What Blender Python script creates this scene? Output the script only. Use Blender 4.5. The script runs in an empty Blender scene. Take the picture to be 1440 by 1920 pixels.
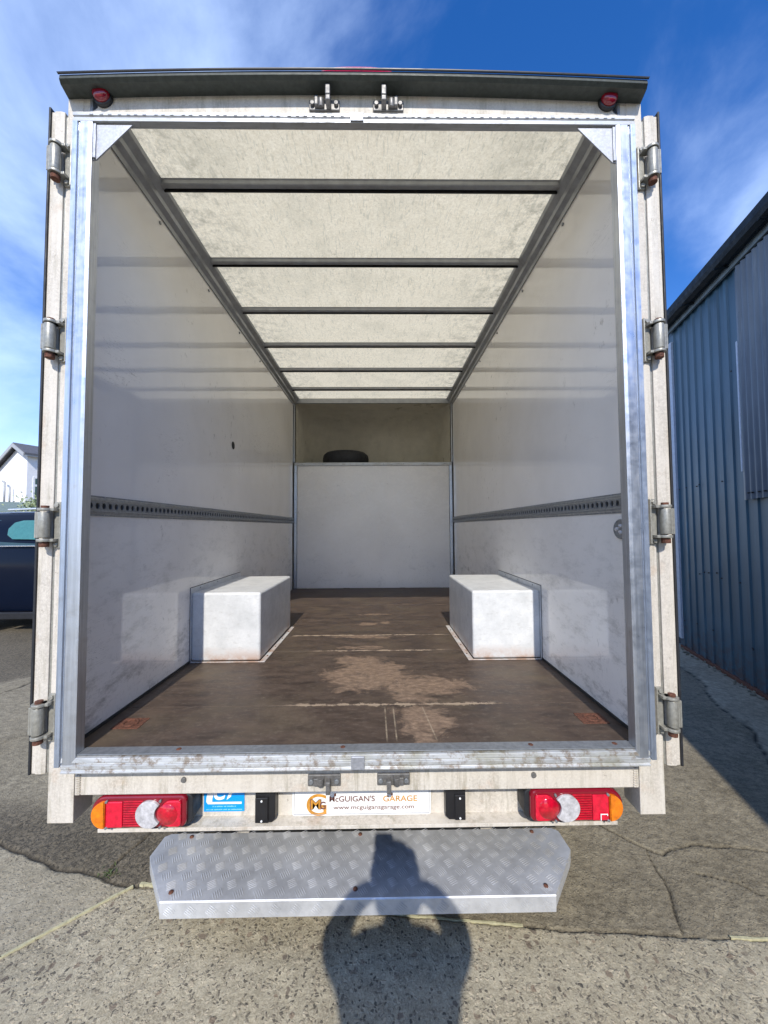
import bpy, bmesh, math, random
import numpy as np
from mathutils import Vector, Matrix
random.seed(7); rng = np.random.default_rng(5)
S = bpy.context.scene; COL = S.collection
PI = math.pi
# ------------------------------------------------------------------ camera
F_PX, PITCH, YAW, ROLL = 697.33, .0405, .0119, -.0058
CAM = Vector((.0769, -1.3542, .7653))
G = -.72                                            # ground level (truck floor is z = 0)
Fw = Vector((math.sin(YAW)*math.cos(PITCH), math.cos(YAW)*math.cos(PITCH), math.sin(PITCH)))
R0 = Vector((math.cos(YAW), -math.sin(YAW), 0)); U0 = R0.cross(Fw)
Rt = R0*math.cos(ROLL)+U0*math.sin(ROLL); Up = U0*math.cos(ROLL)-R0*math.sin(ROLL)
cd = bpy.data.cameras.new('camera'); cam = bpy.data.objects.new('camera', cd); COL.objects.link(cam)
cd.sensor_fit = 'VERTICAL'; cd.sensor_height = 36; cd.sensor_width = 27; cd.lens = 36*F_PX/1920
cd.clip_start = .02; cd.clip_end = 2000
m = Matrix.Identity(4)
for i, v in enumerate((Rt, Up, -Fw)):
    for j in range(3): m[j][i] = v[j]
m.translation = CAM; cam.matrix_world = m; S.camera = cam
# ------------------------------------------------------------------ light
SUN_EL, SUN_AZ = math.radians(38.6), math.radians(1.0)
W = bpy.data.worlds.new('World'); S.world = W; W.use_nodes = True
nt = W.node_tree; nt.nodes.clear()
def N(t, typ, **kw):
    n = t.nodes.new(typ)
    for k, v in kw.items():
        if k.startswith('i_'):
            k = k[2:]; n.inputs[int(k) if k.isdigit() else k.replace('_', ' ')].default_value = v
        else: setattr(n, k, v)
    return n
sky = N(nt, 'ShaderNodeTexSky', sky_type='NISHITA', sun_disc=False, sun_elevation=SUN_EL, sun_rotation=PI+SUN_AZ,
        air_density=1.0, dust_density=.05, ozone_density=3.0, altitude=0)
hs = N(nt, 'ShaderNodeHueSaturation', i_Saturation=1.34, i_Value=1.0, i_Hue=.512)
tc = N(nt, 'ShaderNodeTexCoord'); mp = N(nt, 'ShaderNodeMapping'); mp.inputs['Scale'].default_value = (1.3, 1.1, 1.9)
mp.inputs['Rotation'].default_value = (.5, .55, .2)
n1 = N(nt, 'ShaderNodeTexNoise', i_Scale=1.35, i_Detail=9.0, i_Roughness=.56, i_Distortion=.35)
r1 = N(nt, 'ShaderNodeMapRange', interpolation_type='SMOOTHSTEP', i_1=.36, i_2=.80, i_3=.0, i_4=.68)
mx = N(nt, 'ShaderNodeMixRGB'); mx.inputs[2].default_value = (4.9, 6.2, 8.7, 1)
bg = N(nt, 'ShaderNodeBackground', i_Strength=.148); wo = N(nt, 'ShaderNodeOutputWorld')
L = nt.links.new
L(sky.outputs[0], hs.inputs['Color']); L(tc.outputs['Generated'], mp.inputs[0]); L(mp.outputs[0], n1.inputs['Vector'])
sp = N(nt, 'ShaderNodeSeparateXYZ'); L(tc.outputs['Generated'], sp.inputs[0])
mlr = N(nt, 'ShaderNodeMath', operation='MULTIPLY_ADD'); L(sp.outputs[0], mlr.inputs[0]); mlr.inputs[1].default_value = -.16
L(n1.outputs['Fac'], mlr.inputs[2]); L(mlr.outputs[0], r1.inputs[0])
wb = N(nt, 'ShaderNodeMixRGB', blend_type='MULTIPLY'); wb.inputs[0].default_value = 1; wb.inputs[2].default_value = (1.14, .97, .97, 1); L(hs.outputs[0], wb.inputs[1])
L(r1.outputs[0], mx.inputs[0]); L(wb.outputs[0], mx.inputs[1]); L(mx.outputs[0], bg.inputs[0]); L(bg.outputs[0], wo.inputs[0])
sd = bpy.data.lights.new('sun', 'SUN'); sd.energy = 3.1; sd.angle = math.radians(.53); sd.color = (1, .955, .88)
so = bpy.data.objects.new('sun', sd); COL.objects.link(so)
ddir = Vector((math.sin(SUN_AZ)*math.cos(SUN_EL), math.cos(SUN_AZ)*math.cos(SUN_EL), -math.sin(SUN_EL)))
so.rotation_euler = ddir.to_track_quat('-Z', 'Y').to_euler(); so.location = (0, -10, 12)
S.view_settings.view_transform = 'Standard'; S.view_settings.look = 'None'
S.view_settings.exposure = .66; S.view_settings.gamma = 1; S.view_settings.use_curve_mapping = False
S.render.engine = 'CYCLES'
S.cycles.max_bounces = 10; S.cycles.diffuse_bounces = 6; S.cycles.glossy_bounces = 5

# ------------------------------------------------------------------ materials
def newmat(name):
    m = bpy.data.materials.new(name); m.use_nodes = True; t = m.node_tree
    b = t.nodes['Principled BSDF']; return m, t, b
def noise(t, scale, detail=4, rough=.55, vec=None, stretch=None, dist=0):
    n = N(t, 'ShaderNodeTexNoise', i_Scale=scale, i_Detail=detail, i_Roughness=rough, i_Distortion=dist)
    if vec is None:
        c = N(t, 'ShaderNodeNewGeometry'); vec = c.outputs['Position']
    if stretch:
        mp = N(t, 'ShaderNodeMapping'); mp.inputs['Scale'].default_value = stretch
        t.links.new(vec, mp.inputs[0]); vec = mp.outputs[0]
    t.links.new(vec, n.inputs['Vector']); return n.outputs['Fac']
def rng_(t, val, a, b, c=0., d=1.):
    r = N(t, 'ShaderNodeMapRange', i_1=a, i_2=b, i_3=c, i_4=d); t.links.new(val, r.inputs[0]); return r.outputs[0]
def mix(t, fac, a, b, mode='MIX'):
    n = N(t, 'ShaderNodeMixRGB', blend_type=mode)
    for i, v in ((0, fac), (1, a), (2, b)):
        if isinstance(v, (int, float)): n.inputs[i].default_value = v
        elif isinstance(v, tuple): n.inputs[i].default_value = v if len(v) == 4 else v+(1,)
        else: t.links.new(v, n.inputs[i])
    return n.outputs[0]
def mth(t, op, a, b=0.):
    n = N(t, 'ShaderNodeMath', operation=op)
    for i, v in ((0, a), (1, b)):
        if isinstance(v, (int, float)): n.inputs[i].default_value = v
        else: t.links.new(v, n.inputs[i])
    return n.outputs[0]
def bump(t, b, h, strength=.3, dist=.002):
    n = N(t, 'ShaderNodeBump', i_Strength=strength, i_Distance=dist); t.links.new(h, n.inputs['Height'])
    t.links.new(n.outputs[0], b.inputs['Normal']); return n
def pos(t):
    c = N(t, 'ShaderNodeNewGeometry'); s = N(t, 'ShaderNodeSeparateXYZ'); t.links.new(c.outputs['Position'], s.inputs[0]); return s.outputs, c.outputs['Position']
def plain(name, col, rough=.5, metal=0., var=.12, vs=30., bmp=.1, **kw):
    m, t, b = newmat(name)
    f = noise(t, vs, 5, .65)
    c = mix(t, rng_(t, f, .3, .7), tuple(x*(1-var) for x in col), tuple(min(1, x*(1+var)) for x in col))
    t.links.new(c, b.inputs['Base Color']); b.inputs['Metallic'].default_value = metal
    t.links.new(rng_(t, noise(t, vs*.6), .3, .7, rough*.8, min(1, rough*1.2)), b.inputs['Roughness'])
    if bmp: bump(t, b, f, bmp, .001)
    for k, v in kw.items(): b.inputs[k.replace('_', ' ')].default_value = v
    return m
def m_paint():                                       # weathered off-white painted steel
    m, t, b = newmat('weathered_cream_paint')
    g = noise(t, 110, 5, .85); lg = noise(t, 9, 5, .6); st = noise(t, 22, 5, .6, stretch=(1, 1, .07))
    gm = rng_(t, noise(t, 4.5, 4, .6), .35, .65, .25, 1)
    c = mix(t, mth(t, 'MULTIPLY', rng_(t, g, .62, .38), gm), (.60, .55, .475), (.36, .325, .275))
    c = mix(t, rng_(t, st, .45, .68, 0, .6), c, (.64, .60, .53))
    c = mix(t, mth(t, 'MULTIPLY', rng_(t, noise(t, 30, 6, .75, stretch=(1, 1, .12)), .52, .68), gm), c, (.30, .27, .20))
    c = mix(t, rng_(t, lg, .58, .75, 0, .5), c, (.50, .36, .25))
    c = mix(t, rng_(t, noise(t, 45, 4, .75), .64, .72, 0, .8), c, (.20, .16, .12))
    t.links.new(c, b.inputs['Base Color']); b.inputs['Roughness'].default_value = .62
    bump(t, b, g, .25, .001); return m
def m_alu(name, col=(.56, .59, .64), rough=.36, metal=.85, streak=(1, 1, .03), dirt=.25):
    m, t, b = newmat(name)
    s = noise(t, 120, 4, .6, stretch=streak); d = noise(t, 25, 5, .7); e = noise(t, 5, 3)
    c = mix(t, rng_(t, s, .3, .7), tuple(x*.80 for x in col), tuple(min(1, x*1.1) for x in col))
    c = mix(t, rng_(t, d, .55, .75, 0, dirt), c, (.30, .27, .22))
    t.links.new(c, b.inputs['Base Color']); b.inputs['Metallic'].default_value = metal
    t.links.new(rng_(t, d, .3, .7, rough*.75, rough*1.4), b.inputs['Roughness'])
    bump(t, b, s, .12, .0008); return m
def m_sill():
    m, t, b = newmat('dirty_sill_aluminium')
    s = noise(t, 70, 5, .7, stretch=(.12, 1, 1)); d = noise(t, 30, 6, .75)
    c = mix(t, rng_(t, s, .3, .7), (.44, .45, .45), (.70, .71, .71))
    c = mix(t, rng_(t, d, .5, .62, 0, .75), c, (.24, .17, .11))
    c = mix(t, rng_(t, noise(t, 7, 4), .52, .68, 0, .5), c, (.30, .28, .17))
    t.links.new(c, b.inputs['Base Color']); b.inputs['Metallic'].default_value = .55; b.inputs['Roughness'].default_value = .5
    bump(t, b, d, .25, .001); return m
def m_wall(name='scuffed_white_laminate', r0=.045, r1=.2, ior=1.78, gk=.85):
    m, t, b = newmat(name)
    (x, y, z), p = pos(t)
    c0 = (.765, .735, .70)
    g = noise(t, 2.5, 4, .6)
    c = mix(t, rng_(t, g, .35, .65), c0, (.82, .79, .755))
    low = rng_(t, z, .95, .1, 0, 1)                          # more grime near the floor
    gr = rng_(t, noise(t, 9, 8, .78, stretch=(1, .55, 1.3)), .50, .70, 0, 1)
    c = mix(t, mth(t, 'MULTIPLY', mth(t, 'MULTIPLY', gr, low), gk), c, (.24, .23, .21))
    hi = rng_(t, noise(t, 26, 6, .7, stretch=(1, 1, .7)), .60, .72, 0, .7)
    spot = mth(t, 'MULTIPLY', hi, rng_(t, noise(t, 1.6, 3), .48, .62))
    c = mix(t, spot, c, (.20, .18, .16))
    sc = noise(t, 12, 3, .6, stretch=(1, .35, 3.0), dist=2.)                         # long scratches
    ln = rng_(t, mth(t, 'ABSOLUTE', mth(t, 'SUBTRACT', sc, .5)), 0, .008, .85, 0)
    ln = mth(t, 'MULTIPLY', ln, rng_(t, noise(t, 2.7, 3), .55, .65))
    c = mix(t, ln, c, (.34, .32, .30))
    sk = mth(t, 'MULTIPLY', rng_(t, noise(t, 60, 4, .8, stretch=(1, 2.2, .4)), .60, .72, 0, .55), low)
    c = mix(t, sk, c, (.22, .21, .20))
    t.links.new(c, b.inputs['Base Color'])
    t.links.new(rng_(t, gr, 0, 1, r0, r1), b.inputs['Roughness']); b.inputs['IOR'].default_value = ior
    w = noise(t, 3.0, 2, .4, stretch=(1, 1, .5)); bump(t, b, w, .5, .004); return m
def m_box():
    m, t, b = newmat('white_metal_wheel_box')
    g = noise(t, 8, 7, .72); s = noise(t, 60, 5, .75, stretch=(.35, .35, 1))
    c = mix(t, rng_(t, g, .35, .65), (.53, .535, .525), (.69, .69, .675))
    c = mix(t, rng_(t, s, .54, .68, 0, .4), c, (.40, .385, .35))
    c = mix(t, rng_(t, noise(t, 24, 7, .8), .62, .72, 0, .35), c, (.34, .31, .26))
    (x, y, z), p = pos(t)
    c = mix(t, mth(t, 'MULTIPLY', rng_(t, z, .09, .0, 0, .9), rng_(t, g, .4, .6)), c, (.35, .20, .12))
    t.links.new(c, b.inputs['Base Color']); b.inputs['Roughness'].default_value = .33
    bump(t, b, noise(t, 3, 2), .25, .004); return m
def m_roof():
    m, t, b = newmat('translucent_roof_fibreglass')
    f = noise(t, 85, 5, .75, dist=.6); l = noise(t, 3.5, 5, .65); k = noise(t, 42, 6, .8)
    c = mix(t, rng_(t, f, .34, .66), (.72, .60, .38), (.92, .80, .55))
    c = mix(t, rng_(t, l, .48, .75, 0, .35), c, (.46, .41, .27))
    c = mix(t, mth(t, 'MULTIPLY', rng_(t, k, .60, .70, 0, .75), rng_(t, l, .42, .6)), c, (.13, .12, .08))
    (x, y, z), p = pos(t)
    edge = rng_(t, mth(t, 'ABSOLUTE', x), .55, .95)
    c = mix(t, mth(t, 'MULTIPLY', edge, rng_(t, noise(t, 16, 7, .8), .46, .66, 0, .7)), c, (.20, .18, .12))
    fib = noise(t, 60, 3, .6, stretch=(1, .18, 1), dist=1.5); c = mix(t, rng_(t, fib, .56, .64, 0, .35), c, (.40, .36, .24))
    o = t.nodes['Material Output']; d = N(t, 'ShaderNodeBsdfDiffuse'); tr = N(t, 'ShaderNodeBsdfTranslucent')
    ms = N(t, 'ShaderNodeMixShader'); ms.inputs[0].default_value = .62
    t.links.new(c, d.inputs[0]); t.links.new(c, tr.inputs[0]); t.links.new(d.outputs[0], ms.inputs[1]); t.links.new(tr.outputs[0], ms.inputs[2])
    t.links.new(ms.outputs[0], o.inputs[0]); return m
def m_floor():
    m, t, b = newmat('worn_phenolic_floor')
    (x, y, z), p = pos(t)
    g = noise(t, 14, 7, .72, stretch=(.35, 1, 1)); h = noise(t, 55, 5, .75, stretch=(.5, 1, 1)); l = noise(t, 2.6, 4)
    c = mix(t, rng_(t, g, .32, .68), (.026, .017, .013), (.105, .073, .053))
    c = mix(t, rng_(t, h, .52, .72, 0, .6), c, (.16, .125, .095))
    c = mix(t, rng_(t, l, .5, .7, 0, .45), c, (.13, .10, .062))
    def blob(cx, cy, rx, ry, s=1.):
        u = mth(t, 'DIVIDE', mth(t, 'SUBTRACT', x, cx), rx); v = mth(t, 'DIVIDE', mth(t, 'SUBTRACT', y, cy), ry)
        d = mth(t, 'SQRT', mth(t, 'ADD', mth(t, 'MULTIPLY', u, u), mth(t, 'MULTIPLY', v, v)))
        return rng_(t, d, 1.35, .35, 0, s)
    bl = None
    for a in [(.02, .62, .30, .26), (.28, .46, .26, .17), (-.08, .82, .16, .10), (.25, .14, .15, .17, .95), (.12, .22, .08, .10, .6),
              (.0, 1.28, .30, .05, .85), (-.02, 1.05, .20, .05, .8), (-.03, 1.62, .10, .07, .85), (.04, 1.95, .20, .05, .7), (.12, 1.66, .07, .06, .7)]:
        q = blob(*a); bl = q if bl is None else mth(t, 'MAXIMUM', bl, q)
    wn = noise(t, 9.5, 9, .72, stretch=(.75, 1, 1), dist=.9)
    wear = rng_(t, mth(t, 'ADD', bl, mth(t, 'MULTIPLY', mth(t, 'SUBTRACT', wn, .5), 2.3)), .50, .78)
    gg = rng_(t, noise(t, 38, 8, .8, stretch=(.45, 1, 1)), .34, .62)
    wear = mth(t, 'MULTIPLY', wear, mth(t, 'ADD', .45, mth(t, 'MULTIPLY', gg, .55)))
    wc = mix(t, rng_(t, h, .35, .65), (.15, .10, .07), (.34, .235, .155))
    c = mix(t, mth(t, 'MULTIPLY', wear, .95), c, wc)
    dust = mth(t, 'MULTIPLY', rng_(t, noise(t, 3.2, 6, .65), .45, .7), rng_(t, noise(t, 70, 6, .8), .45, .75, 0, .4)); c = mix(t, dust, c, (.20, .165, .125))
    for jy, x0, x1 in ((.285, -.35, .62), (.99, -.35, .5), (1.32, -.75, .55)):                        # wood showing along the board joints
        d = mth(t, 'ABSOLUTE', mth(t, 'SUBTRACT', y, jy))
        wl = rng_(t, mth(t, 'ADD', d, mth(t, 'MULTIPLY', mth(t, 'SUBTRACT', noise(t, 14, 6, .75), .5), .11)), .010, .003)
        inx = mth(t, 'MULTIPLY', rng_(t, x, x0, x0+.08), rng_(t, x, x1, x1-.08))
        c = mix(t, mth(t, 'MULTIPLY', mth(t, 'MULTIPLY', wl, .8), inx), c, (.34, .26, .18))
    for sx, tilt in ((.10, .02), (.135, .02), (.28, .1)):                                       # scratches
        d = mth(t, 'ABSOLUTE', mth(t, 'SUBTRACT', mth(t, 'ADD', x, mth(t, 'MULTIPLY', y, tilt)), sx))
        inb = mth(t, 'MULTIPLY', rng_(t, y, .0, .03), rng_(t, y, .27, .24))
        c = mix(t, mth(t, 'MULTIPLY', rng_(t, d, .0035, .002), mth(t, 'MULTIPLY', inb, mth(t, 'MULTIPLY', gg, .8))), c, (.36, .29, .20))
    sp_ = rng_(t, noise(t, 150, 2, .5), .76, .79)
    c = mix(t, mth(t, 'MULTIPLY', sp_, .6), c, (.5, .46, .4))
    t.links.new(c, b.inputs['Base Color'])
    t.links.new(rng_(t, g, .3, .7, .42, .62), b.inputs['Roughness']); b.inputs['Specular IOR Level'].default_value = .35
    bump(t, b, h, .2, .001); return m
def m_ground():
    m, t, b = newmat('yard_concrete')
    at = N(t, 'ShaderNodeAttribute', attribute_name='zone'); sp = N(t, 'ShaderNodeSeparateColor'); t.links.new(at.outputs['Color'], sp.inputs[0])
    coarse, tar, light = sp.outputs[0], sp.outputs[1], sp.outputs[2]
    ak = N(t, 'ShaderNodeAttribute', attribute_name='crack')
    (x, y, z), p = pos(t)
    dn = N(t, 'ShaderNodeTexNoise', i_Scale=30., i_Detail=3.); t.links.new(p, dn.inputs['Vector'])
    vv = N(t, 'ShaderNodeVectorMath', operation='MULTIPLY_ADD'); t.links.new(dn.outputs['Color'], vv.inputs[0]); vv.inputs[1].default_value = (.035, .035, .0); t.links.new(p, vv.inputs[2])
    vo = N(t, 'ShaderNodeTexVoronoi', i_Scale=95., i_Randomness=1.); t.links.new(vv.outputs[0], vo.inputs['Vector'])
    vc = N(t, 'ShaderNodeSeparateColor'); t.links.new(vo.outputs['Color'], vc.inputs[0])
    vo2 = N(t, 'ShaderNodeTexVoronoi', i_Scale=34., i_Randomness=1.); t.links.new(vv.outputs[0], vo2.inputs['Vector'])
    vc2 = N(t, 'ShaderNodeSeparateColor'); t.links.new(vo2.outputs['Color'], vc2.inputs[0])
    f = noise(t, 160, 5, .8); g = noise(t, 20, 7, .75); l = noise(t, 1.7, 6, .6, dist=.5)
    # cement paste
    paste = mix(t, rng_(t, g, .33, .67), (.15, .135, .108), (.40, .38, .32))
    paste = mix(t, rng_(t, f, .35, .68, 0, .75), paste, (.52, .50, .43))
    stone = mix(t, vc.outputs[1], (.06, .057, .055), (.50, .46, .39))
    ism = mth(t, 'MULTIPLY', rng_(t, vc.outputs[0], .38, .42), rng_(t, vo.outputs['Distance'], .50, .36))
    cc = mix(t, mth(t, 'MULTIPLY', ism, .85), paste, stone)
    big = mth(t, 'MULTIPLY', rng_(t, vc2.outputs[0], .85, .86), rng_(t, vo2.outputs['Distance'], .36, .30))
    cc = mix(t, mth(t, 'MULTIPLY', big, .85), cc, mix(t, vc2.outputs[2], (.055, .06, .07), (.26, .21, .17)))
    # plain concrete
    pc = mix(t, rng_(t, noise(t, 34, 8, .8, stretch=(.7, 1, 1)), .34, .66), (.10, .09, .073), (.31, .29, .24))
    pc = mix(t, rng_(t, f, .5, .7, 0, .55), pc, (.42, .40, .35))
    # tar: dark stones
    tc_ = mix(t, vc.outputs[2], (.035, .034, .031), (.16, .145, .12))
    tc_ = mix(t, rng_(t, f, .45, .65, 0, .6), tc_, (.21, .19, .16))
    lc = mix(t, rng_(t, noise(t, 26, 8, .78), .36, .64), (.20, .19, .165), (.46, .44, .39))
    c = mix(t, coarse, pc, cc); c = mix(t, tar, c, tc_); c = mix(t, mth(t, 'MULTIPLY', light, .8), c, lc)
    c = mix(t, rng_(t, l, .42, .66, 0, .5), c, mix(t, 1., c, (.62, .60, .56), 'MULTIPLY'))
    c = mix(t, rng_(t, noise(t, 5.5, 6, .7), .56, .70, 0, .45), c, mix(t, 1., c, (1.5, 1.48, 1.42), 'MULTIPLY'))
    c = mix(t, 1., c, (1.07, .99, .83), 'MULTIPLY')
    c = mix(t, ak.outputs['Fac'], c, (.028, .024, .018))
    t.links.new(c, b.inputs['Base Color']); b.inputs['Roughness'].default_value = .85; b.inputs['Specular IOR Level'].default_value = .3
    hh = mth(t, 'ADD', mth(t, 'MULTIPLY', ism, .7), mth(t, 'ADD', f, mth(t, 'MULTIPLY', g, .8)))
    bump(t, b, hh, .75, .004); return m
def m_corr(name, ca, cb, rust=.2):
    m, t, b = newmat(name)
    s = noise(t, 6, 5, .6, stretch=(1, 1, .15)); d = noise(t, 40, 5, .8); l = noise(t, 1.2, 3)
    c = mix(t, rng_(t, s, .3, .7), ca, cb)
    c = mix(t, rng_(t, l, .4, .7, 0, .35), c, tuple(v*1.5 for v in cb))
    c = mix(t, rng_(t, d, .64, .72, 0, rust*2), c, (.02, .022, .028))
    c = mix(t, rng_(t, noise(t, 18, 5, .7, stretch=(1, 1, .05)), .58, .72, 0, .45), c, tuple(v*2.2 for v in cb))
    c = mix(t, rng_(t, noise(t, 9, 6, .75, stretch=(1, 1, .2)), .64, .74, 0, .5), c, (.09, .055, .04))
    (x, y, z), p = pos(t)
    c = mix(t, mth(t, 'MULTIPLY', rng_(t, z, -.25, -.7), rng_(t, noise(t, 12, 5, .7), .42, .6, 0, .8)), c, (.06, .03, .02))
    t.links.new(c, b.inputs['Base Color']); b.inputs['Roughness'].default_value = .42; b.inputs['Specular IOR Level'].default_value = .45
    bump(t, b, noise(t, 2.5, 3, .5), .45, .012); return m
M = dict(
 paint=m_paint(), alu=m_alu('brushed_aluminium'), alu2=m_alu('ribbed_aluminium_blue', (.46, .52, .62), .40, .8),
 aluH=m_alu('header_aluminium', (.50, .51, .52), .5, .55, (.05, 1, 1), .5), sill=m_sill(), wall=m_wall(), bulk=m_wall('bulkhead_laminate', .26, .40, 1.5, .35), box=m_box(), roof=m_roof(), floor=m_floor(),
 ground=m_ground(), galv=plain('galvanised_steel', (.27, .285, .30), .45, .6, .2, 60), rail=plain('cant_rail_aluminium', (.36, .37, .385), .45, .6, .15, 20),
 tread=plain('tread_plate_aluminium', (.62, .625, .63), .50, .6, .22, 9, .15), hinge=plain('painted_hinge_metal', (.31, .30, .26), .42, .35, .22, 90, .2),
 latch=plain('grey_cast_metal', (.17, .165, .16), .5, .45, .3, 80, .4), rust=plain('rusty_steel', (.115, .045, .026), .85, .1, .7, 120, .6),
 black=plain('black_plastic', (.012, .012, .014), .42, 0, .2), rubber=plain('black_rubber', (.014, .015, .018), .6, 0, .3, 40),
 visor=plain('dark_green_visor', (.045, .052, .045), .5, .1, .3, 50), dark=plain('dark_underbody', (.02, .02, .02), .7, .1, .4),
 gusset=m_alu('gusset_plate', (.42, .43, .46), .5, .6, (1, 1, 1), .2), frp=plain('dusty_white_fibreglass', (.52, .49, .41), .32, 0, .1, 8),
 red=plain('red_lens', (.46, .002, .018), .13, 0, .35, 70, .25, Coat_Weight=.6), redd=plain('dark_red_lens', (.20, .003, .014), .2, 0, .15, 8, 0, Coat_Weight=.5),
 orange=plain('amber_lens', (.72, .18, .003), .14, 0, .3, 45, .2, Coat_Weight=.6), clear=plain('clear_lens', (.46, .45, .46), .1, 0, .35, 60, .15, Coat_Weight=.6),
 redb=plain('bright_red_lens', (.62, .003, .03), .12, 0, .3, 45, .2, Coat_Weight=.6),
 plate=plain('number_plate_white', (.80, .80, .78), .16, 0, .03, 20, .02, Coat_Weight=.4), brown=plain('brown_print', (.15, .06, .05), .3, 0, .05), gold=plain('gold_and_glare_print', (.55, .25, .035), .3, 0, .3, 60, 0),
 grey=plain('grey_print', (.3, .3, .32), .3), blue=plain('blue_sticker', (.0, .30, .76), .3, 0, .03), white=plain('white_print', (.8, .8, .8), .3, 0, .03), whitet=plain('pale_blue_print', (.25, .62, .85), .3, 0, .03),
 shed=m_corr('blue_painted_sheeting', (.024, .066, .102), (.040, .096, .142)), shed2=m_corr('weathered_blue_grey_sheeting', (.06, .08, .11), (.13, .155, .18), .35),
 gutter=plain('black_gutter', (.008, .014, .020), .6, 0, .2, Specular_IOR_Level=.2), board=plain('weathered_fascia_board', (.15, .19, .21), .7, 0, .35, 12), trim=plain('pale_trim', (.42, .47, .55), .5),
 render=plain('white_render', (.80, .79, .78), .8, 0, .05, 10, .3), slate=plain('grey_slate', (.10, .10, .11), .7, 0, .3, 15, .4), barge=plain('grey_barge_board', (.34, .35, .36), .5),
 glass=plain('dark_window_glass', (.03, .07, .06), .05, 0, .2, 3, 0), wframe=plain('white_window_frame', (.75, .75, .74), .4),
 carp=plain('navy_car_paint', (.003, .006, .016), .16, .0, .05, 10, 0, Specular_IOR_Level=.15), carg=plain('tinted_car_glass', (.02, .05, .06), .04, 0, .1, 4, 0), carg2=plain('lit_teal_car_glass', (.05, .17, .17), .06, 0, .12, 30, 0),
 chrome=plain('silver_roof_rail', (.7, .71, .72), .25, .9, .05), tyre=plain('tyre_rubber', (.016, .017, .022), .7, 0, .2), rim=plain('alloy_rim', (.4, .4, .41), .3, .8, .1),
 stonew=plain('mossy_rubble', (.17, .16, .12), .9, 0, .55, 14, .8), seal=plain('joint_sealant', (.42, .39, .24), .8, 0, .25, 50, .4), leaf=plain('leaf_green', (.07, .10, .03), .6, 0, .35, 60),
 asb=plain('grey_green_sheet_roof', (.15, .19, .16), .8, 0, .3, 12), jacket=plain('dark_jacket', (.025, .03, .045), .8, 0, .3, 80, .4), jeans=plain('blue_jeans', (.05, .07, .13), .85, 0, .2, 90, .4),
 skin=plain('skin', (.50, .31, .23), .5, 0, .06), hair=plain('brown_hair', (.05, .03, .02), .6, 0, .3, 120, .4), cab=plain('white_cab_paint', (.7, .7, .7), .25, 0, .04))

# ------------------------------------------------------------------ mesh helpers
class MB:
    def __init__(s): s.v = []; s.f = []; s.sm = []; s.mi = []
    def add(s, vs, fs, smooth=False, mi=0):
        b = len(s.v); s.v += [tuple(v) for v in vs]; s.f += [tuple(b+i for i in f) for f in fs]; s.sm += [smooth]*len(fs); s.mi += [mi]*len(fs); return s
    def box(s, x0, x1, y0, y1, z0, z1, mi=0):
        if x0 > x1: x0, x1 = x1, x0
        return s.add([(x0,y0,z0),(x1,y0,z0),(x1,y1,z0),(x0,y1,z0),(x0,y0,z1),(x1,y0,z1),(x1,y1,z1),(x0,y1,z1)],
                     [(0,3,2,1),(4,5,6,7),(0,1,5,4),(1,2,6,5),(2,3,7,6),(3,0,4,7)], mi=mi)
    def bar(s, a, b, w, h, up=(0, 0, 1)):
        a, b = Vector(a), Vector(b); d = (b-a).normalized(); r = d.cross(Vector(up)).normalized(); u = r.cross(d)
        vs = [p+r*sx*w/2+u*sz*h/2 for p in (a, b) for sx, sz in ((-1,-1),(1,-1),(1,1),(-1,1))]
        return s.add(vs, [(0,1,2,3),(7,6,5,4),(0,4,5,1),(1,5,6,2),(2,6,7,3),(3,7,4,0)])
    def cyl(s, a, b, r0, r1=None, n=16, cap=True, smooth=True):
        a, b = Vector(a), Vector(b); r1 = r0 if r1 is None else r1; d = (b-a).normalized()
        u = d.orthogonal().normalized(); w = d.cross(u)
        vs = [p+(u*math.cos(2*PI*i/n)+w*math.sin(2*PI*i/n))*r for p, r in ((a, r0), (b, r1)) for i in range(n)]
        s.add(vs, [(i, (i+1)%n, n+(i+1)%n, n+i) for i in range(n)], smooth)
        if cap:
            B = len(s.v)-2*n; s.f += [tuple(B+n-1-i for i in range(n)), tuple(B+n+i for i in range(n))]; s.sm += [False]*2; s.mi += [0]*2
        return s
    def lathe(s, prof, c, axis='z', n=24, sc=(1, 1)):           # prof [(r, h)]
        vs = []
        for r, h in prof:
            for i in range(n):
                a = 2*PI*i/n; u, v = r*math.cos(a)*sc[0], r*math.sin(a)*sc[1]
                p = {'z': (u, v, h), 'y': (u, h, v), 'x': (h, u, v)}[axis]; vs.append((c[0]+p[0], c[1]+p[1], c[2]+p[2]))
        fs = [(k*n+i, k*n+(i+1)%n, (k+1)*n+(i+1)%n, (k+1)*n+i) for k in range(len(prof)-1) for i in range(n)]
        return s.add(vs, fs, True)
    def prism(s, poly, axis, a, b, mi=0):                        # poly in the two other axes (x,z)|(y,z)|(x,y)
        def P(u, v, w): return {'x': (w, u, v), 'y': (u, w, v), 'z': (u, v, w)}[axis]
        n = len(poly); vs = [P(u, v, a) for u, v in poly]+[P(u, v, b) for u, v in poly]
        fs = [(i, (i+1)%n, n+(i+1)%n, n+i) for i in range(n)]+[tuple(range(n-1, -1, -1)), tuple(range(n, 2*n))]
        return s.add(vs, fs, mi=mi)
    def grid(s, P, smooth=True):                                  # P[i][j] points
        ni, nj = len(P), len(P[0])
        return s.add([p for row in P for p in row], [(i*nj+j, i*nj+j+1, (i+1)*nj+j+1, (i+1)*nj+j) for i in range(ni-1) for j in range(nj-1)], smooth)
WP = {}
def setp(o, **kw):
    for k, v in kw.items():
        if v is not None: o[k] = v
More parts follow.
